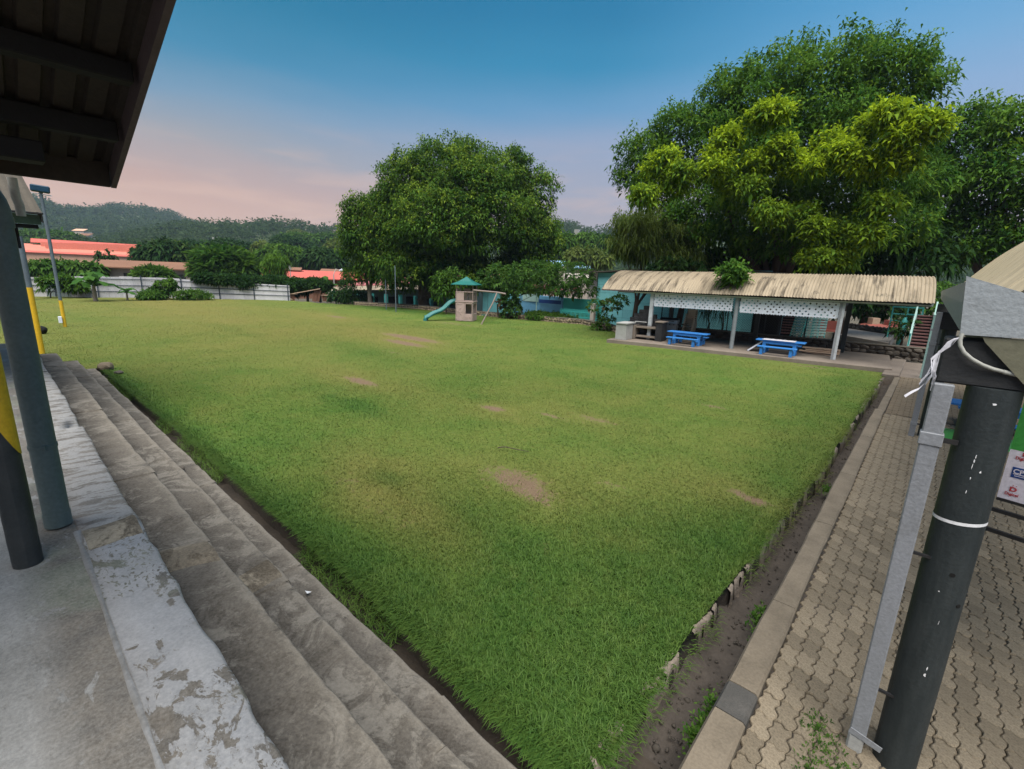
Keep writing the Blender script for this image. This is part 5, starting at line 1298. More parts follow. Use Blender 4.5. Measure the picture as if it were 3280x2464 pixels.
q = b0.lerp(b1, .38)-Vector((0, 0, 1.36)); q2 = b0.lerp(b1, .62)-Vector((0, 0, 1.36)); MB().bar(loc(q), loc(q2), .16, .03).build('swing_seat', M['tower_green'], pt)
# --- teal block wall building behind the pavilion
A0, A1 = at(1908, 1000, 31.5), at(2452, 1000, 26.6); A0.z = A1.z = 0
tb = empty('teal_building', (A0.x, A0.y, 0), 'turquoise block building behind the left half of the pavilion', 'building')
dv = (A1-A0); Lb = dv.length; du = dv.normalized(); nb_ = Vector((-du.y, du.x, 0));
if nb_.dot(EYE-A0) > 0: nb_ = -nb_
zt = 3.15; npx = int(Lb/1.02); rows__ = 7
for i in range(npx):
    for j in range(rows__):
        a = du*(Lb*i/npx+.008); b = du*(Lb*(i+1)/npx-.008); z0, z1 = -.1+j*.5+.008, -.1+(j+1)*.5-.008
        if j == rows__-1: z1 = zt+.25*(i/npx)
        MB().prism([a+Vector((0, 0, z0)), b+Vector((0, 0, z0)), b+Vector((0, 0, z1)), a+Vector((0, 0, z1))], nb_*.18).build('wall_block', M['teal_block'], tb)
MB().prism([du*0+nb_*.02, du*Lb+nb_*.02, du*Lb+nb_*7, nb_*7], (0, 0, zt-.05)).build('wall', M['teal_wall'], tb)
MB().prism([-du*.5-nb_*.35+Vector((0, 0, zt-.02)), du*(Lb*.55)-nb_*.35+Vector((0, 0, zt+.30)), du*(Lb*.55)+nb_*7.3+Vector((0, 0, zt+.4)), -du*.5+nb_*7.3+Vector((0, 0, zt+.1))], (0, 0, .07)).build('roof', M['roof_grey'], tb)
MB().prism([du*(Lb*.55)-nb_*.35+Vector((0, 0, zt+.30)), du*(Lb+.3)-nb_*.35+Vector((0, 0, zt+.1)), du*(Lb+.3)+nb_*7.3+Vector((0, 0, zt+.2)), du*(Lb*.55)+nb_*7.3+Vector((0, 0, zt+.4))], (0, 0, .07)).build('roof', M['roof_grey'], tb)
# chain link fence with dried creeper in front of it
cf = empty('chain_link_fence', (0, 0, 0), 'rusty chain link fence on the stone wall behind the pavilion', 'fence')
f0, f1 = pv(-4.2, 3.5), pv(2.1, 3.5); fu = (f1-f0).normalized(); fl_ = (f1-f0).length
wm = MB(); sp = .11; c_ = -1.5
while c_ < fl_:
    for sg_ in (1, -1):
        a, b = max(0, c_), min(fl_, c_+1.45)
        if b-a > .1:
            za, zb = (a-c_, b-c_) if sg_ > 0 else (1.45-(a-c_), 1.45-(b-c_))
            wm.bar(f0+fu*a+Vector((0, 0, .5+za)), f0+fu*b+Vector((0, 0, .5+zb)), .006, .006)
    c_ += sp
wm.build('wire_mesh', M['dark_steel'], cf, kind='stuff')
for k in range(5): q = f0+fu*(fl_*k/4); MB().tube([q+Vector((0, 0, .3)), q+Vector((0, 0, 2.0))], .025, 6).build('fence_post', M['dark_post'], cf)
# --- painted yard walls left of it
def yard_wall(name, x0, d0, x1, d1, zb, ztop, mat, lab, cat='wall'):
    a, b = at(x0, 1000, d0), at(x1, 1000, d1); a.z = b.z = zb; d = (b-a).normalized(); n = Vector((-d.y, d.x, 0))
    if n.dot(EYE-a) > 0: n = -n
    return tag(MB().prism([a, b, b+n*.18, a+n*.18], (0, 0, ztop-zb)).build(name, mat, None, .02), lab, cat)
yard_wall('painted_wall', 1640, 35.5, 1800, 33, -.2, 1.45, M['mural_blue'], 'blue painted yard wall behind the creeper fence')
yard_wall('painted_wall', 1802, 33, 1925, 31.2, -.2, 1.40, M['mural_teal'], 'green-blue painted yard wall next to the turquoise building')
yard_wall('painted_wall', 1545, 37, 1636, 35.6, -.2, 1.5, M['teal_wall'], 'turquoise yard wall right of the play tower')
# mural patches: pale panel and darker band
for k, (x0, d0, x1, d1, z0, z1, mt, lab) in enumerate(((1672, 34.9, 1722, 34.0, 1.0, 1.5, M['pale_teal'], 'pale sign board on the blue yard wall'), (1725, 33.9, 1795, 32.7, .95, 1.2, M['sign_blue'], 'dark blue strip sign on the blue yard wall'))):
    a, b = at(x0, 1000, d0), at(x1, 1000, d1); a.z = b.z = z0
    tag(MB().prism([a, b, b+Vector((0, .03, 0)), a+Vector((0, .03, 0))], (0, 0, z1-z0)).build('sign_board', mt), lab, 'sign')
# picket fence in front
pf = empty('picket_fence', (0, 0, 0), 'green picket fence under the creeper behind the stone wall', 'fence')
a, b = at(1795, 1000, 30.3), at(1890, 1000, 29.3); a.z = b.z = .2
for k in range(24):
    q = a.lerp(b, k/23); MB().box((q.x-.02, q.y-.012, .2), (q.x+.02, q.y+.012, .82+.03*(k % 2))).build('picket', M['mural_teal'], pf)
for z in (.36, .68): MB().bar(a+Vector((0, .02, z-.2)), b+Vector((0, .02, z-.2)), .03, .05).build('rail', M['mural_teal'], pf)
q = at(1897, 1035, 28.9); gp = MB().box((-.13, -.13, -.2), (.13, .13, 1.28)).build('gate_post', M['house_wall'], None, .02); gp.location = (q.x, q.y, 0); tag(gp, 'pale square concrete post among the creepers left of the barbecue', 'post')
for px_, d_, hh_, lab in ((1237, 36.5, 2.2, 'thin pale pole left of the big shade tree trunk'), (1268, 34.0, 3.2, 'taller thin pale pole beside the big shade tree trunk'), (1668, 30.8, 1.7, 'pale turquoise fence pole by the blue wall'), (1718, 30.6, 1.7, 'second pale turquoise fence pole by the blue wall')):
    q = at(px_, 980, d_); o = MB().tube([(0, 0, -.3), (0, 0, hh_)], .035, 8).build('pole', M['blue_pole'] if px_ < 1400 else M['pale_teal']); o.location = (q.x, q.y, 0); tag(o, lab, 'pole')
# --- low building in the shade of the big tree
a, b = at(1085, 960, 56), at(1490, 960, 44); u_ = (b-a).normalized(); n_ = Vector((-u_.y, u_.x, 0)); n_ = -n_ if n_.dot(EYE-a) > 0 else n_
lbld = empty('low_building', (a.x, a.y, 0), 'long low building with cream tin awning behind the big tree', 'building')
Ll = (b-a).length; zf1, zf0 = at(1250, 927, 50).z, at(1250, 941, 50).z
MB().prism([Vector((0, 0, -2)), u_*Ll+Vector((0, 0, -2)), u_*Ll+n_*8+Vector((0, 0, -2)), n_*8+Vector((0, 0, -2))], (0, 0, zf0+2)).build('wall', worn('shade_wall', (.10, .16, .15), (.06, .1, .09), .5, .6, .8, 8), lbld)
MB().prism([-n_*1.5+Vector((0, 0, zf0)), u_*Ll-n_*1.5+Vector((0, 0, zf0)), u_*Ll-n_*.2+Vector((0, 0, zf1)), -n_*.2+Vector((0, 0, zf1))], n_*.05).build('awning', M['cream'], lbld)
MB().prism([-n_*.2+Vector((0, 0, zf1+.02)), u_*Ll-n_*.2+Vector((0, 0, zf1+.02)), u_*Ll+n_*8+Vector((0, 0, zf1+1.0)), n_*8+Vector((0, 0, zf1+1.0))], (0, 0, .08)).build('roof', M['pink_wall'], lbld)
for k in range(9): q = u_*(Ll*(k+.5)/9)-n_*1.4; MB().box((q.x-.14, q.y-.14, -1), (q.x+.14, q.y+.14, zf0)).build('column', M['teal_paint'], lbld)
for k in range(6): q = u_*(Ll*(k+.7)/6.4)-n_*.03; MB().prism([q+Vector((0, 0, -.9)), q+u_*1.5+Vector((0, 0, -.9)), q+u_*1.5+Vector((0, 0, zf0-.7)), q+Vector((0, 0, zf0-.7))], n_*.02).build('opening', M['tarp'], lbld)
# --- pool yard seen through the pavilion
ct = [at(2690, 1080, 30), at(2850, 1080, 27.5), at(2870, 1080, 36), at(2660, 1080, 40)]
o = MB().prism([Vector((p.x, p.y, -.2)) for p in ct], (0, 0, .46)).build('pool_deck', M['court']); tag(o, kind='structure'); o['label'] = 'pale paved pool deck behind the pavilion'
def stairs(name, px0, px1, dist, pyb, pyt, n, lab, run=.28, rise=.12, z0=.3):
    a, b = at(px0, pyb, dist), at(px1, pyb, dist); t = empty(name, (a.x, a.y, z0), lab, 'stairs'); u_ = (b-a); u_.z = 0; w_ = u_.length; u_.normalize(); n_ = Vector((-u_.y, u_.x, 0)); n_ = -n_ if n_.dot(EYE-a) > 0 else n_
    for k in range(n):
        q = n_*(run*k)
        MB().prism([q+Vector((0, 0, rise*k)), q+u_*w_+Vector((0, 0, rise*k)), q+u_*w_+n_*(run+.03)+Vector((0, 0, rise*k)), q+n_*(run+.03)+Vector((0, 0, rise*k))], (0, 0, .05)).build('tread', M['stair_red'], t)
        MB().prism([q+n_*.04+Vector((0, 0, rise*k-rise)), q+u_*w_+n_*.04+Vector((0, 0, rise*k-rise)), q+u_*w_+n_*.06+Vector((0, 0, rise*k-rise)), q+n_*.06+Vector((0, 0, rise*k-rise))], (0, 0, rise)).build('riser', M['timber_dark'], t)
    for s_ in (-.06, w_+.02):
        MB().bar(u_*s_+Vector((0, 0, -.1)), u_*s_+n_*(run*n)+Vector((0, 0, rise*n)), .07, .22).build('stringer', M['pale_teal'], t)
        for k in range(0, n+1, 4): MB().bar(u_*s_+n_*(run*k)+Vector((0, 0, rise*k)), u_*s_+n_*(run*k)+Vector((0, 0, rise*k+.55)), .05, .05).build('rail_post', M['teal_paint'], t)
        MB().bar(u_*s_+Vector((0, 0, .55)), u_*s_+n_*(run*n)+Vector((0, 0, rise*n+.55)), .06, .06).build('handrail', M['pale_teal'], t)
    return t
stairs('stairs', 2910, 2968, 26, 1125, 1030, 11, 'red-brown stairs with turquoise rails at the right end of the pavilion')
stairs('stairs', 2498, 2542, 27.5, 1070, 1000, 10, 'red-brown stairs seen through the middle of the pavilion')
q = at(2945, 1035, 30); o = MB().box((-.28, -.04, 0), (.28, .04, .62)).build('notice_board', M['board']); o.location = (q.x, q.y, q.z-.3); o.rotation_euler = (0, 0, R(10)); tag(o, 'small grey board beside the top of the right stairs', 'board')
def lounger(px_, py_, dist, rz_, lab, tilt):
    q = at(px_, py_, dist); t = empty('deck_chair', (q.x, q.y, .3), lab, 'deck chair', rz=rz_)
    for s_ in (-.24, .24): MB().bar((s_, 0, 0), (s_, tilt, 1.25), .05, .05, (1, 0, 0)).build('frame_rail', M['teal_paint'], t)
    for k in range(9): z = .12+k*.13; MB().bar((-.26, tilt*z/1.25-.02, z), (.26, tilt*z/1.25-.02, z), .02, .075, (0, 0, 1)).build('slat', M['pale_teal'], t)
    MB().bar((-.2, .4, 0), (-.2, tilt*.7, .9), .04, .04, (1, 0, 0)).build('leg', M['teal_paint'], t); MB().bar((.2, .4, 0), (.2, tilt*.7, .9), .04, .04, (1, 0, 0)).build('leg', M['teal_paint'], t)
for k, (x_, l_) in enumerate(((2548, 'turquoise slatted deck chair folded up, leftmost of the row by the stairs'), (2578, 'turquoise slatted deck chair second from the left of the folded row'), (2600, 'turquoise slatted deck chair third from the left of the folded row'), (2622, 'tall turquoise deck chair at the right end of the folded row'))):
    lounger(x_, 1075, 26+.3*k, R(-15+14*k), l_, .35-.12*k)
q = at(2648, 1055, 27); o = empty('swing_bench', (q.x, q.y, .3), 'coral red garden swing bench behind the pavilion', 'bench', rz=R(8))
MB().box((-.45, -.05, .30), (.5, .35, .38)).build('seat', M['coral'], o); MB().box((-.45, .33, .38), (.5, .39, .80)).build('backrest', M['coral'], o)
for x in (-.55, .6): MB().bar((x-.2, .1, -.1), (x, .15, 1.3), .05, .05).build('post', M['pvc'], o); MB().bar((x+.2, .2, -.1), (x, .15, 1.3), .05, .05).build('post', M['pvc'], o)
for k, (x0, x1, py_, d_, lab) in enumerate(((2738, 2778, 1034, 41, 'left red roofed open hut beyond the pool deck'), (2786, 2845, 1037, 39, 'right red roofed open hut beyond the pool deck'))):
    a, b = at(x0, py_, d_), at(x1, py_, d_-1); t = empty('hut', (a.x, a.y, 0), lab, 'hut'); u_ = b-a; zt_ = u_.z; u_.z = 0; n_ = Vector((-u_.y, u_.x, 0)).normalized(); n_ = -n_ if n_.dot(EYE-a) > 0 else n_
    z_ = a.z-.2
    MB().prism([Vector((0, 0, z_)), u_+Vector((0, 0, z_)), u_+n_*.7+Vector((0, 0, z_+.16)), n_*.7+Vector((0, 0, z_+.16))], (0, 0, .05)).build('roof', M['coral'], t)
    for f_ in (0, .5, 1): q = u_*f_+n_*.1; MB().box((q.x-.06, q.y-.06, -.5), (q.x+.06, q.y+.06, z_)).build('post', M['timber_tan'], t)
    MB().prism([u_*.3+n_*.6, u_*.7+n_*.6, u_*.7+n_*1.1, u_*.3+n_*1.1], (0, 0, .75)).build('counter', M['coral'] if k else M['timber_tan'], t)
stone_wall('stone_wall', [(at(2700, 1060, 36).x, at(2700, 1060, 36).y), (at(2860, 1060, 33).x, at(2860, 1060, 33).y)], 0, .55, 'rubble stone bank at the far side of the pool deck', True, .28, 12, cap=False)
q = at(2885, 1080, 29); o = MB().tube([(0, 0, -.1), (0, 0, 1.05), (0, 0, 1.2)], [.13, .13, .02], 10).build('closed_parasol', M['teal_paint']); o.location = (q.x, q.y, .2); tag(o, 'closed green parasol standing left of the right stairs', 'parasol')
pl = empty('lifeguard_platform', (0, 0, 0), 'green metal platform at the head of the right stairs', 'platform')
q = at(2918, 1010, 31)
for z in (0, .35, .7): MB().box((q.x-.75, q.y-.05, q.z-.35+z), (q.x+.45, q.y+.05, q.z-.29+z)).build('rail', M['teal_paint'], pl)
for x in (-.75, -.15, .42): MB().box((q.x+x-.03, q.y-.03, .2), (q.x+x+.03, q.y+.03, q.z+.4)).build('post', M['teal_paint'], pl)
# ================================================================== town beyond the fence
def quadroof(name, mat, parent, a, b, c, d, t=.12):
    return MB().prism([a, b, c, d], (0, 0, t)).build(name, mat, parent)
def flat(p, z): return Vector((p.x, p.y, z))
# salmon warehouse
wh = empty('warehouse', (0, 0, 0), 'long salmon red warehouse with rows of roof ventilators under the far hill', 'warehouse')
e0, e1 = at(20, 803, 150), at(520, 826, 150); r0, r1 = at(66, 781, 172), at(520, 800, 168)
quadroof('roof', M['salmon_roof'], wh, e0, e1, r1, at(20, 779, 172))
m0, m1 = at(98, 777, 168), at(520, 798, 166); n0, n1 = at(98, 765, 172), at(520, 790, 170)
quadroof('roof_monitor', M['red_roof'], wh, m0, m1, n1, n0)
MB().prism([flat(e0, -8), flat(e1, -8), flat(r1, -8), flat(at(20, 779, 172), -8)], (0, 0, e0.z+7.9)).build('wall', M['tan_wall'], wh)
quadroof('eave_band', M['red_roof'], wh, at(20, 805, 149.5), at(520, 828, 149.5), at(520, 822, 150.5), at(20, 800, 150.5), .05)
for k in range(9):
    for (dy, dd) in ((0, 0), (7, -6)):
        x = 152+k*33+(15 if dd else 0); q = at(x, 787+(x-150)*.028+dy*.8, 164+dd)
        MB().box((q.x-1.1, q.y-1.1, q.z-1), (q.x+1.1, q.y+1.1, q.z+.75)).build('roof_vent', M['salmon_roof'], wh)
# brown roofed house
bh = empty('house', (0, 0, 0), 'pale house with long brown roof just behind the tin fence', 'house')
e0, e1, r0, r1 = at(318, 857, 66), at(634, 868, 62), at(322, 835, 71), at(604, 845, 67)
b0, b1 = r0+(r0-e0)*.9, r1+(r1-e1)*.9; b0.z, b1.z = e0.z, e1.z
quadroof('roof', M['brown_roof'], bh, e0, e1, r1, r0); quadroof('roof', M['brown_roof'], bh, b1, b0, r0, r1)
w0, w1 = at(330, 862, 67), at(612, 872, 63)
MB().prism([flat(w0, -4), flat(w1, -4), flat(b1.lerp(w1, .15), -4), flat(b0.lerp(w0, .15), -4)], (0, 0, e0.z+4.1)).build('wall', M['house_wall'], bh)
for f0_, f1_ in ((.22, .38), (.44, .5), (.55, .75), (.80, .93)):
    a, b = w0.lerp(w1, f0_), w0.lerp(w1, f1_); n_ = (EYE-a); n_.z = 0; n_.normalize()
    w_ = MB().prism([flat(a, e0.z-1.35)+n_*.05, flat(b, e0.z-1.35)+n_*.05, flat(b, e0.z-.45)+n_*.05, flat(a, e0.z-.45)+n_*.05], -n_*.04).build('window', M['glass_dark'], bh)
    for z in (e0.z-1.38, e0.z-.45): MB().bar(flat(a, z)+n_*.07, flat(b, z)+n_*.07, .06, .06).build('frame', M['house_wall'], w_)
# red roofed school block
rb_ = empty('house', (0, 0, 0), 'long building with red roof and two raised roof lights behind the banana plants', 'house')
e0, e1, r0, r1 = at(800, 890, 74), at(1185, 900, 66), at(835, 862, 84), at(1172, 877, 75)
b0, b1 = r0+(r0-e0), r1+(r1-e1); b0.z, b1.z = e0.z, e1.z
quadroof('roof', M['red_roof'], rb_, e0, e1, r1, r0); quadroof('roof', M['red_roof'], rb_, b1, b0, r0, r1)
MB().prism([flat(e0.lerp(r0, .1), -4), flat(e1.lerp(r1, .1), -4), flat(b1, -4), flat(b0, -4)], (0, 0, e0.z+4.0)).build('wall', M['timber_red'], rb_)
for x0, x1 in ((900, 968), (1030, 1098)):
    a, b, c_, d_ = at(x0, 866+(x0-835)*.04, 79.5), at(x1, 866+(x1-835)*.04, 78), at(x1, 860+(x1-835)*.045, 81), at(x0, 860+(x0-835)*.045, 82)
    v_ = MB().prism([a-Vector((0, 0, .5)), b-Vector((0, 0, .5)), b+Vector((0, 0, .12)), a+Vector((0, 0, .12))], (0, .3, 0)).build('roof_light', M['glass_dark'], rb_)
    MB().prism([a+Vector((0, -.3, .16)), b+Vector((.3, -.3, .16)), c_+Vector((0, 0, .3)), d_+Vector((0, 0, .3))], (0, 0, .1)).build('roof_cap', M['brown_roof'], v_)
sr = empty('house', (0, 0, 0), 'small house with tan roof between the flat-topped tree and the red block', 'house')
e0, e1, r0, r1 = at(785, 862, 92), at(850, 866, 90), at(795, 847, 97), at(838, 850, 95)
quadroof('roof', M['brown_roof'], sr, e0, e1, r1, r0); MB().prism([flat(e0, -4), flat(e1, -4), flat(r1, -4), flat(r0, -4)], (0, 0, e0.z+3.9)).build('wall', M['house_wall'], sr)
pk = empty('house', (0, 0, 0), 'pink walled annex right of the red block beside the shade tree', 'house')
a, b = at(1120, 910, 64), at(1200, 912, 61); MB().prism([flat(a, -3), flat(b, -3), flat(b, -3)+Vector((-3, 5, 0)), flat(a, -3)+Vector((-3, 5, 0))], (0, 0, 3+a.z)).build('wall', M['pink_wall'], pk)
MB().prism([flat(a, a.z)+Vector((0, 0, -.5)), flat(b, a.z-.5), flat(b, a.z-.35), flat(a, a.z-.35)], (.2, -.3, 0)).build('ledge', M['house_wall'], pk)
gw = yard_wall('grey_wall', 1050, 58, 1260, 50, -1, at(1150, 929, 54).z, M['house_wall'], 'pale grey yard wall behind the hedge left of the shade tree')
# light blue roofs and pale wall far behind the creepers
for k, (x0, x1, y0, y1, d_, lab, mt) in enumerate(((1745, 1810, 836, 850, 75, 'left pale blue roof showing behind the creepers', M['mural_blue']), (1840, 1915, 846, 862, 72, 'right pale blue roof showing behind the creepers', M['mural_blue']), (1805, 1885, 878, 892, 45, 'pale weathered roof edge above the creepers', M['house_wall']))):
    t = empty('house', (0, 0, 0), lab, 'house'); a, b, c_, e_ = at(x0, y1, d_), at(x1, y1+3, d_), at(x1, y0+3, d_+5), at(x0, y0, d_+5)
    quadroof('roof', worn('pale_blue_roof', (.25, .42, .58), (.2, .33, .46), .5, .6, .7, 8) if k < 2 else mt, t, a, b, c_, e_); MB().prism([flat(a, -3), flat(b, -3), flat(c_, -3), flat(e_, -3)], (0, 0, a.z+2.9)).build('wall', M['house_wall'], t)
# houses on the hillside
for k, (x, y, d_, lab) in enumerate(((265, 747, 420, 'tiny pale house low on the far hillside above the warehouse'), (282, 762, 400, 'tiny pale hut below the hillside house'), (1030, 770, 330, 'distant flat pale building among the trees left of the shade tree'), (980, 812, 200, 'white shed among the mid-distance trees'))):
    q = at(x, y, d_); w_ = 7 if k != 2 else 12; t = empty('hill_house', (q.x, q.y, q.z), lab, 'house', rz=R(40))
    MB().box((-w_/2, -3, -4), (w_/2, 3, 1)).build('wall', M['house_wall'], t); MB().prism([(-w_/2-.5, -3.4, 1), (w_/2+.5, -3.4, 1), (w_/2+.5, 0, 2.4), (-w_/2-.5, 0, 2.4)], (0, 0, .2)).build('roof', M['brown_roof'] if k else M['tan_wall'], t)
# lamp posts and masts
def mast(px_, pyb, pyt, d_, r_, mat, lab, cat='pole', arm=None, head=None):
    a, b = at(px_, pyb, d_), at(px_, pyt, d_); a.z -= 4; b.x, b.y = a.x, a.y
    t = empty('street_lamp' if arm else 'mast', (a.x, a.y, 0), lab, cat)
    MB().tube([(0, 0, a.z), (0, 0, b.z)], r_, 6).build('pole', mat, t)
    if arm:
        e_ = at(px_+arm[0], pyt+arm[1], d_)-Vector((a.x, a.y, 0)); MB().tube([(0, 0, b.z), Vector((0, 0, b.z)).lerp(e_, .4)+Vector((0, 0, .5)), e_], r_*.7, 6).build('arm', mat, t)
        f_ = at(px_+arm[0]+9, pyt+arm[1]-3, d_)-Vector((a.x, a.y, 0)); MB().tube([e_, f_], [.12, .2], 6).build('lamp_head', M['white'], t)
    if head: MB().box((-head, -head, b.z-.1), (head, head, b.z+head*4)).build('head', M['pvc'], t)
mast(1070, 905, 880, 62, .07, M['pvc'], 'curved street lamp in front of the red roof by the shade tree', 'street lamp', (18, -12))
mast(932, 900, 862, 70, .05, M['pvc'], 'thin mast with round head rising over the red roof', 'mast', None, .12)
mast(688, 815, 770, 160, .16, M['pvc'], 'thin pale mast among the trees left of the flat-topped tree', 'mast', None, .2)
mast(1843, 818, 760, 120, .14, M['white'], 'pale antenna mast between the shade tree and the right trees', 'mast', None, .45)
mast(1777, 730, 655, 140, .07, M['pvc'], 'very thin flagpole touching the right edge of the shade tree', 'flagpole')
# ================================================================== trees and plants
def lob(lst, dist, sq=1.0):
    out = []
    for l in lst:
        d_ = dist+(l[4] if len(l) > 4 else 0); p = at(l[0], l[1], d_); dep = (p-EYE).dot(FW); s = dep/F_PX
        # away from the middle of the view the picture stretches; take that out of the width
        st = math.hypot(1, (l[0]-CX)/F_PX)
        out.append((p.x, p.y, p.z, l[2]*s/st**.6, l[2]*s/st**.6*sq, l[3]*s))
    return out
def tree(name, label, cat, base, dist, lobes, mat, per, size, seed, r0, bark='bark', group=None, k=8, droop=.5, width=.34, tipf=None, low=-.55, shell=.22, keepin=.62, zb=None, nl=7, sub_=0, bmax=1.0, spread=.22):
    b = at(base[0], base[1], dist); zb = b.z if zb is None else zb
    t = empty(name, (0, 0, 0), label, cat, group)
    L_ = lob(lobes, dist)
    crown('crown', mat, L_, per, size, seed, t, k, droop, width, tipf, shell, low, keepin, None, sub_, bmax, spread)
    pick = sorted(L_, key=lambda l: -l[3])[:nl]
    if r0: limb_mesh((b.x, b.y, zb), [(l[0], l[1], l[2]+.2*l[5]) for l in pick], r0, seed, M[bark], 'trunk', t)
    return t
# the two shade trees behind the play tower
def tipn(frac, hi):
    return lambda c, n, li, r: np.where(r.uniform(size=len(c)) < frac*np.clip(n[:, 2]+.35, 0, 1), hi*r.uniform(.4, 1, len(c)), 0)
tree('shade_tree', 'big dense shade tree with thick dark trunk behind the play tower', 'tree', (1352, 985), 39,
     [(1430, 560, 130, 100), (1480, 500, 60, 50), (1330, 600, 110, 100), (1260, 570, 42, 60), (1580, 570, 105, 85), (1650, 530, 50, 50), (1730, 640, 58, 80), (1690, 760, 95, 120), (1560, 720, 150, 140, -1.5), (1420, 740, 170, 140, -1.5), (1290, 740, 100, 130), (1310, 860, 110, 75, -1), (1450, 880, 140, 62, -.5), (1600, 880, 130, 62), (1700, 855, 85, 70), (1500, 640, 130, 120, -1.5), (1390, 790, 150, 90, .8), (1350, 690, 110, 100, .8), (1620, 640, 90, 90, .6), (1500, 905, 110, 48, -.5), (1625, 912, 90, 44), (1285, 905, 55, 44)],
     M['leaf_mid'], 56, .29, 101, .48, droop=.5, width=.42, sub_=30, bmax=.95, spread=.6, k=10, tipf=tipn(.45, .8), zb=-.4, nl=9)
tree('shade_tree', 'smaller shade tree with slim trunk at the left of the big one', 'tree', (1186, 970), 41,
     [(1180, 760, 90, 95), (1140, 690, 50, 55), (1125, 790, 42, 60), (1210, 860, 80, 60), (1240, 700, 80, 95), (1160, 880, 50, 40)],
     M['leaf_mid'], 56, .29, 102, .2, 'bark_pale', droop=.5, width=.42, sub_=30, bmax=.95, spread=.6, k=10, tipf=tipn(.4, .7), zb=-.4, nl=5)
# great tree behind the pavilion with yellow-green young shoots
yl = [(2440, 385), (2490, 365), (2330, 455), (2300, 515), (2290, 545), (2110, 545), (2165, 600), (2070, 635), (2130, 520), (2790, 410), (2850, 370), (2940, 405), (2985, 415), (2690, 490), (2750, 525), (2780, 545), (2880, 525), (2530, 530), (2590, 540), (2430, 525), (2500, 480), (2400, 605), (2460, 690), (2560, 690), (2610, 740), (2820, 660), (2610, 830), (2690, 835), (2790, 755), (2700, 760), (2340, 600), (2180, 560), (2650, 470), (2900, 440)]
big = [(2640, 300, 200, 150), (2760, 210, 120, 90), (2860, 290, 150, 130), (2440, 370, 170, 140), (2270, 510, 170, 140), (2110, 590, 115, 120), (2035, 560, 60, 95), (2480, 600, 220, 160, -1), (2740, 540, 220, 170, -1), (2900, 470, 115, 130), (2310, 720, 200, 110, -1), (2560, 770, 230, 95, -1), (2800, 740, 170, 110), (2140, 730, 95, 85), (2620, 450, 200, 150, -1), (2640, 640, 210, 120, 1.5), (2420, 700, 180, 110, 1.5), (2850, 620, 150, 120, 1.5), (2350, 330, 105, 100), (2065, 505, 80, 80), (2490, 245, 115, 95), (2945, 265, 70, 95), (2180, 440, 100, 90), (2345, 886, 27, 24, -7.9)]
nbig = len(big)
amp = {i: (1.1 if i % 4 else .8) for i in range(len(yl))}
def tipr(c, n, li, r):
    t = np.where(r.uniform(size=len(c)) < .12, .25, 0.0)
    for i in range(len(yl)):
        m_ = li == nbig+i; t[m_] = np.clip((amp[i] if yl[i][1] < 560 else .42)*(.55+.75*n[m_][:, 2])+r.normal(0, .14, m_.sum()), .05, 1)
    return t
ylo = []
ry = random.Random(12)
for (x, y) in yl: ylo.append((x, y, ry.uniform(28, 44), ry.uniform(18, 28), -5.2+ry.uniform(-.6, .6)))
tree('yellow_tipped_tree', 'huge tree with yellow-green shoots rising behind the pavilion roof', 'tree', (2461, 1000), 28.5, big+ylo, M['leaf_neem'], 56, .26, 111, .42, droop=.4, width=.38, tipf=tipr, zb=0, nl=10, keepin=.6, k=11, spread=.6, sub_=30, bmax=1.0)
tree('tall_tree', 'dark green tall tree at the right edge behind the curved roof', 'tree', (3190, 1000), 33,
     [(3100, 450, 110, 100), (3230, 430, 120, 110), (3180, 590, 170, 140), (3030, 620, 120, 140), (3250, 740, 130, 120), (3060, 780, 150, 95), (3370, 560, 140, 180), (2990, 760, 90, 90), (3330, 430, 110, 110), (3130, 660, 130, 130, 1), (3240, 560, 110, 130, 1)],
     M['leaf_neem'], 62, .30, 121, .35, droop=.4, width=.38, k=10, spread=.6, tipf=tipn(.25, .35), zb=0, sub_=30, bmax=1.0)
tree('feathery_tree', 'feathery olive tree with hanging strands left of the pavilion roof', 'tree', (2040, 980), 26,
     [(2060, 740, 80, 60), (2010, 790, 60, 42), (2080, 815, 90, 40), (2150, 770, 70, 55), (2000, 720, 36, 34), (2180, 835, 80, 32)],
     M['leaf_olive'], 110, .42, 131, .14, droop=.7, width=.12, k=10, low=-.9, zb=0, nl=5, sub_=24, bmax=.7)
# dark undergrowth between pavilion and yard
tree('dark_tree', 'dark low tree filling the space above the right half of the pavilion roof', 'tree', (2700, 1000), 31,
     [(2480, 850, 130, 60), (2650, 850, 140, 60), (2820, 840, 130, 70), (2960, 830, 110, 80), (2350, 855, 100, 50), (2230, 850, 100, 45)], M['leaf_dark'], 55, .55, 141, .25, zb=0)
tree('dark_tree', 'dark broad tree over the red roofed huts behind the pavilion', 'tree', (2760, 1060), 43,
     [(2700, 960, 110, 70), (2800, 960, 90, 60), (2620, 960, 90, 70), (2880, 990, 60, 50)], M['leaf_dark'], 50, .6, 142, .25, zb=0)
tree('bright_tree', 'bright green tree lit behind the right end of the pavilion', 'tree', (2900, 1020), 46,
     [(2830, 970, 60, 40), (2950, 975, 70, 40), (2780, 985, 45, 30), (3010, 960, 60, 50)], M['leaf_bright'], 60, .55, 143, .16, zb=0)
tree('round_bush', 'round dark bush left of the right stairs', 'bush', (2890, 1085), 28, [(2890, 1045, 34, 30), (2870, 1060, 24, 20), (2905, 1055, 24, 22)], M['leaf_dark'], 160, .28, 144, .05, zb=.2)
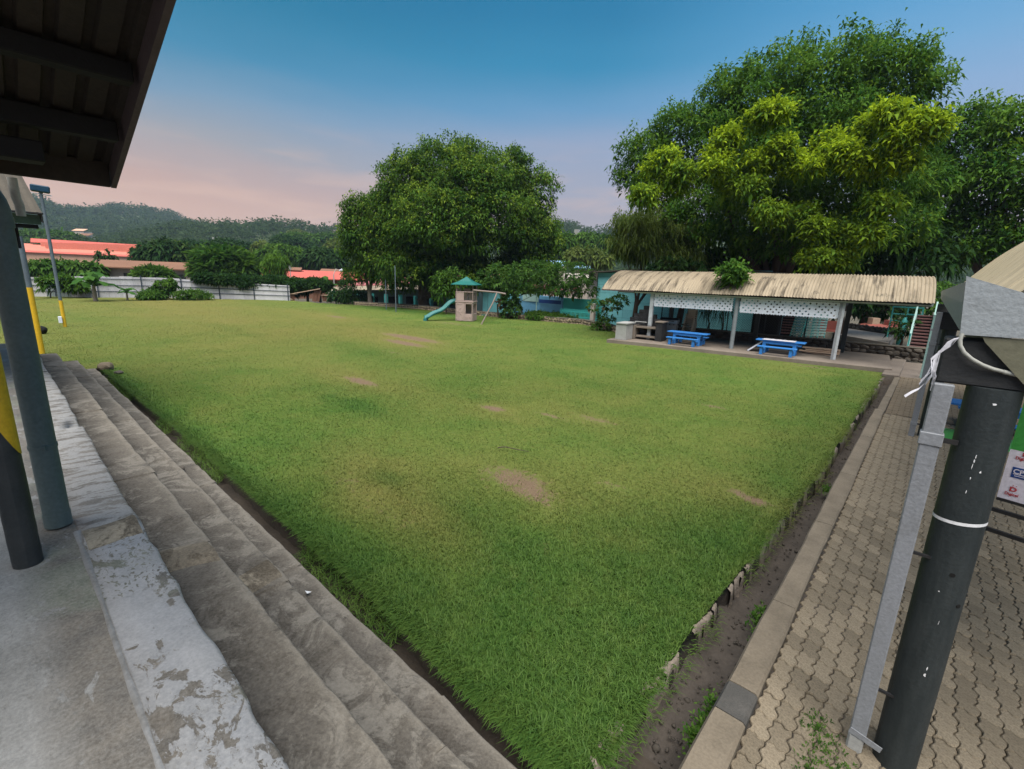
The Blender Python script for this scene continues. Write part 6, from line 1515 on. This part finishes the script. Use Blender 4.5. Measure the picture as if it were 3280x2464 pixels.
tree('shade_tree', 'dark trunked tree standing between the gas grill and the turquoise wall', 'tree', (2163, 1060), 24.8, [(2150, 868, 70, 34), (2200, 872, 60, 30)], M['leaf_dark'], 60, .4, 145, .17, zb=.1, nl=2)
for k, (x, y, d_, lab) in enumerate(((2265, 1058, 25.2, 'small dry palm against the turquoise wall'), (2310, 1060, 25.6, 'thin dry shrub against the turquoise wall'))):
    tree('dry_palm', lab, 'palm', (x, y), d_, [(x, 985, 26, 12), (x+8, 992, 20, 10)], M['leaf_dark'], 70, .42, 150+k, .05, droop=1.0, width=.09, k=9, zb=.2, low=-1, nl=2)
# yard creepers and hedges
def bush(name, label, cat, lobes, dist, mat, per, size, seed, r0=.04, base=None, **kw):
    lobes = [tuple(l) for l in lobes]; b = base or (lobes[0][0], lobes[0][1]+lobes[0][3]); return tree(name, label, cat, b, dist, lobes, mat, per, size, seed, r0, nl=3, **kw)
bush('creeper_hedge', 'tall leafy creeper hedge with pink blossom behind the low stone wall', 'hedge', [(1600, 890, 70, 42), (1710, 885, 90, 48), (1820, 885, 80, 46), (1790, 930, 85, 16), (1870, 930, 44, 28), (1660, 930, 55, 18)], 31.2, M['leaf_vine'], 75, .26, 201, .06, droop=.35, width=.5,
     tipf=lambda c, n, li, r: np.where((li == 3) & (r.uniform(size=len(c)) < .16), r.uniform(.5, 1, len(c)), 0), zb=0)
bush('creeper_stump', 'stump wrapped in pale leaved creeper beside the swing leg', 'plant', [(1632, 960, 26, 40), (1640, 1000, 30, 36), (1612, 980, 14, 34)], 30.9, M['leaf_vine'], 320, .24, 202, .14, droop=.35, width=.6, zb=0, tipf=lambda c, n, li, r: np.where(r.uniform(size=len(c)) < .06, .6, 0))
bush('creeper', 'brownish creeper hanging over the fence beside the barbecue', 'creeper', [(1915, 985, 34, 26), (1955, 978, 34, 24), (1940, 1012, 26, 22), (1985, 962, 34, 18)], 25.6, M['leaf_vine'], 170, .17, 203, .04, droop=.4, width=.5, zb=0, tipf=lambda c, n, li, r: np.where(r.uniform(size=len(c)) < .15, .35, 0))
bush('leafy_plant', 'bright leafy plant at the foot of the barbecue', 'plant', [(1935, 1040, 22, 22), (1912, 1050, 16, 14)], 25.6, M['leaf_bright'], 420, .2, 204, .02, zb=0)
bush('leafy_plant', 'low green plants along the foot of the picket fence', 'plant', [(1840, 1018, 50, 8), (1780, 1013, 46, 7), (1720, 1009, 40, 7)], 30.6, M['leaf_bright'], 420, .22, 205, .02, zb=0)
bush('leafy_plant', 'dark shrub mound behind the stone wall right of the slide', 'plant', [(1430, 925, 46, 55), (1460, 900, 30, 40)], 33, M['leaf_mid'], 200, .32, 206, .05, zb=0)
bush('hedge', 'clipped dark hedge left of the slim shade tree trunk', 'hedge', [(1130, 950, 38, 18), (1100, 952, 30, 16), (1160, 955, 30, 16), (1075, 950, 26, 14)], 43, M['leaf_dark'], 170, .35, 207, .06, zb=0)
bush('conical_bush', 'upright conical bush in front of the red building', 'bush', [(1111, 915, 22, 24), (1110, 895, 14, 18)], 48, M['leaf_dark'], 300, .3, 208, .06, zb=-.3)
# vine along the tin fence and plants at its foot
bush('fence_vine', 'dark vine draped over the right end of the tin fence', 'vine', [(660, 890, 40, 8), (720, 895, 50, 10), (800, 903, 60, 15), (880, 910, 60, 22), (940, 915, 60, 20), (1010, 912, 50, 16)], 47.5, M['leaf_dark'], 330, .32, 211, .05, droop=.4, width=.5, zb=0, low=-1)
bush('leafy_mound', 'rounded green mound of creeper left of the broken table', 'bush', [(930, 928, 34, 20), (960, 935, 26, 16), (915, 940, 22, 14)], 50, M['leaf_mid'], 330, .28, 212, .04, width=.5, zb=0)
bush('leafy_bush', 'bushy green plant at the fence foot right of the banana clump', 'bush', [(525, 925, 30, 22), (545, 912, 18, 14), (505, 938, 30, 14)], 46, M['leaf_mid'], 300, .3, 213, .04, width=.5, zb=0)
bush('low_weeds', 'long strip of low weeds at the foot of the tin fence', 'weeds', [(590, 945, 30, 10), (630, 945, 32, 12), (480, 948, 40, 10), (660, 950, 20, 7)], 45.2, M['leaf_bright'], 300, .28, 214, .03, zb=0)
bush('leafy_bush', 'leafy shrub in front of the old fence behind the floodlight pole', 'bush', [(155, 905, 30, 14), (240, 915, 36, 13), (200, 900, 30, 12)], 48, M['leaf_mid'], 300, .34, 215, .04, width=.5, zb=0)
bush('bamboo', 'tall slender feathery tree beside the fence vine', 'tree', [(885, 845, 34, 26), (875, 870, 26, 20), (890, 895, 24, 24), (870, 920, 20, 26)], 50, M['leaf_mid'], 260, .5, 216, .07, droop=.8, width=.16, zb=0)
def banana(label, px_, pyb, dist, hpx, nleaf, seed, spread=.9, group=None):
    r = random.Random(seed); q = at(px_, pyb, dist); s = (q-EYE).dot(FW)/F_PX; H = hpx*s
    t = empty('banana_plant', (q.x, q.y, 0), label, 'banana plant', group); z0 = min(q.z, .05)
    MB().tube([(0, 0, z0-.3), (.03*H, 0, z0+H*.3), (.05*H, .02*H, z0+H*.55)], [.09*H*.6, .07*H*.6, .04*H*.6], 8).build('stem', M['bark_pale'], t)
    for i in range(nleaf):
        a = 2*math.pi*i/nleaf+r.uniform(-.4, .4); L_ = H*r.uniform(.5, .8)*spread; w = L_*.2; up = r.uniform(.5, 1.25); g = []
        d = Vector((math.cos(a), math.sin(a), 0)); sd_ = Vector((-d.y, d.x, 0)); b_ = Vector((.04*H, .01*H, z0+H*r.uniform(.42, .56)))
        for j in range(9):
            u_ = j/8; p = b_+d*(L_*u_*math.cos(up)*1.1+.1*L_*u_*u_)+Vector((0, 0, L_*(math.sin(up)*u_-.75*u_**2.2*r.uniform(.85, 1.1))))
            ww = w*max(.08, math.sin(math.pi*min(1, .08+u_*.92))**.6)*(1 if u_ < .97 else .2); jig = r.uniform(.8, 1.0)
            g.append([p-sd_*ww*jig-Vector((0, 0, ww*.35)), p, p+sd_*ww-Vector((0, 0, ww*.35))])
        o = MB().sheet(g, False).build('leaf', M['leaf_banana'], t)
        at_ = o.data.attributes.new('v', 'FLOAT', 'POINT'); at_.data.foreach_set('value', [r.uniform(.1, .9)]*len(o.data.vertices))
banana('tall banana plant in front of the fence right of the floodlight pole', 305, 957, 44, 120, 11, 1, 1.05)
banana('small banana plant at the fence foot right of the tall one', 408, 957, 45, 60, 8, 2)
banana('banana plant with broad leaves left of the leafy bush', 480, 952, 46, 42, 7, 3)
banana('banana plant behind the broken table, left one', 985, 950, 49.5, 84, 9, 4)
banana('banana plant behind the broken table, right one', 1025, 950, 49, 92, 10, 5, 1.05)
banana('banana plant at the far left edge behind the light poles', 62, 945, 46, 95, 9, 6)
# trees of the town, nearest first
TT = [
 ('flat_topped_tree', 'wide flat-topped bright tree right of the brown house', 'tree', (705, 905), 60, [(715, 832, 74, 22), (675, 850, 46, 20), (765, 855, 56, 22), (715, 868, 80, 20), (665, 878, 34, 12), (785, 880, 36, 11)], 'leaf_bright', 110, .95, 301, .25, dict(droop=.15, width=.3, low=-.35)),
 ('spreading_shrub_tree', 'low layered tree in front of the brown house', 'tree', (490, 900), 58, [(490, 874, 36, 7), (456, 880, 24, 5), (522, 882, 30, 6)], 'leaf_bright', 240, .6, 302, .1, dict(droop=.15, width=.3, low=-.3)),
 ('mango_tree', 'dark round mango tree with reddish young leaves behind the brown house', 'tree', (560, 860), 84, [(540, 805, 50, 24), (500, 815, 40, 22), (590, 815, 46, 24), (560, 825, 60, 18)], 'leaf_dark', 70, 1.0, 303, .3, dict(tipf=tipn(.25, .5))),
 ('mango_tree', 'dark mango tree left of the reddish one behind the brown house', 'tree', (430, 850), 88, [(468, 814, 34, 17), (488, 824, 30, 14), (448, 828, 24, 11)], 'leaf_dark', 70, 1.0, 304, .3, {}),
 ('columnar_tree', 'pair of narrow upright trees in front of the warehouse', 'tree', (335, 845), 80, [(322, 828, 8, 15), (350, 826, 8, 16)], 'leaf_dark', 260, .7, 305, .12, {}),
 ('hedge_trees', 'row of bushy green trees between fence and warehouse', 'trees', (200, 880), 66, [(130, 866, 36, 14), (180, 864, 40, 15), (235, 866, 44, 15), (290, 868, 36, 13), (90, 868, 30, 16)], 'leaf_bright', 120, .8, 306, .15, {}),
 ('dome_tree', 'large dome-shaped green tree behind the warehouse ridge', 'tree', (170, 790), 240, [(150, 772, 75, 18), (200, 774, 60, 14), (90, 778, 40, 14)], 'leaf_mid', 26, 2.4, 307, .5, {}),
 ('wide_tree', 'wide dark tree left of the thin mast', 'tree', (640, 830), 130, [(620, 800, 50, 14), (680, 803, 44, 15), (730, 795, 46, 17), (770, 805, 40, 16)], 'leaf_dark', 50, 1.4, 308, .4, {}),
 ('olive_tree', 'olive yellow tree in the middle distance above the red roof', 'tree', (840, 830), 120, [(840, 800, 24, 16), (860, 808, 22, 16)], 'leaf_olive', 110, 1.1, 309, .3, {}),
 ('broad_tree', 'broad green tree right of the olive one', 'tree', (900, 840), 105, [(890, 810, 36, 18), (930, 820, 40, 20), (860, 825, 40, 18)], 'leaf_mid', 80, 1.1, 310, .3, {}),
 ('dark_round_tree', 'round dark tree above the second roof light', 'tree', (1030, 860), 95, [(1030, 828, 46, 24), (1000, 838, 34, 18), (1065, 838, 36, 20)], 'leaf_dark', 70, 1.1, 311, .35, {}),
 ('dark_round_tree', 'dark round tree between broad tree and shade tree, farther back', 'tree', (950, 815), 170, [(945, 790, 34, 15), (980, 797, 30, 14), (915, 783, 40, 16)], 'leaf_dark', 45, 1.6, 312, .4, {}),
 ('pale_tree', 'pale grey-green leafless-looking tree close to the shade tree', 'tree', (1070, 830), 140, [(1075, 795, 26, 22), (1060, 810, 24, 16)], 'leaf_olive', 70, 1.2, 313, .3, {}),
 ('wide_tree', 'wide flat tree in the far middle of the valley', 'tree', (1010, 800), 230, [(1000, 775, 50, 12), (1060, 772, 46, 14), (950, 770, 40, 12)], 'leaf_mid', 24, 2.2, 314, .5, {}),
 ('yellowish_tree', 'yellowish crown on the mid ridge left of the shade tree', 'tree', (955, 775), 280, [(955, 758, 28, 12)], 'leaf_olive', 40, 2.2, 315, .5, {}),
 ('yellowish_tree', 'yellow-green bushy tree under the antenna mast', 'tree', (1890, 840), 70, [(1890, 825, 36, 18), (1850, 820, 34, 16), (1930, 838, 30, 14)], 'leaf_olive', 110, .8, 316, .15, {}),
 ('dark_round_tree', 'dark tree right of the antenna mast', 'tree', (1930, 830), 110, [(1930, 790, 44, 26), (1880, 780, 46, 24), (1965, 805, 30, 22)], 'leaf_mid', 60, 1.2, 317, .35, {}),
 ('broad_tree', 'broad tree between shade tree and antenna mast', 'tree', (1800, 830), 90, [(1800, 790, 44, 36), (1770, 820, 34, 26), (1830, 820, 34, 20)], 'leaf_mid', 80, 1.0, 318, .3, {}),
]
for nm, lab, cat, b_, d_, lo_, mt, per, sz, sd_, r0, kw in TT: tree(nm, lab, cat, b_, d_, lo_, M[mt], per, sz, sd_, r0, nl=3, **kw)
# the rest of the valley reads as one wood
r = np.random.default_rng(88); C = []
for i in range(260):
    x = r.uniform(330, 2000); d_ = r.uniform(110, 260); y = 872+(x-600)*.034-12-(d_-110)*.30+r.normal(0, 3)
    if 300 < x < 640 and d_ < 175: d_ = r.uniform(180, 260); y = 795+r.normal(0, 4)
    p = at(x, y, d_); q = r.uniform(4, 8); C.append((p.x, p.y, p.z-2, q, q, q*.7))
for i in range(120):
    x = r.uniform(-200, 330); d_ = r.uniform(190, 320); p = at(x, 800+r.normal(0, 6), d_); q = r.uniform(4, 8); C.append((p.x, p.y, p.z-2, q, q, q*.7))
tag(crowns_mesh('forest', C, 120, 1.15, M['leaf_hill'], 9, 4), kind='stuff')
# ================================================================== evening haze
HZ = 0.00025
n = bpy.data.materials.new('haze'); n.use_nodes = True; n.node_tree.nodes.clear()
o_ = n.node_tree.nodes.new('ShaderNodeOutputMaterial'); v_ = n.node_tree.nodes.new('ShaderNodeVolumePrincipled')
v_.inputs['Color'].default_value = (.58, .74, .98, 1); v_.inputs['Density'].default_value = HZ; v_.inputs['Anisotropy'].default_value = .1
n.node_tree.links.new(v_.outputs[0], o_.inputs['Volume'])
hb = MB().box((-1540, -1540, -11), (1540, 1540, 84)).build('haze', n); hb['kind'] = 'stuff'
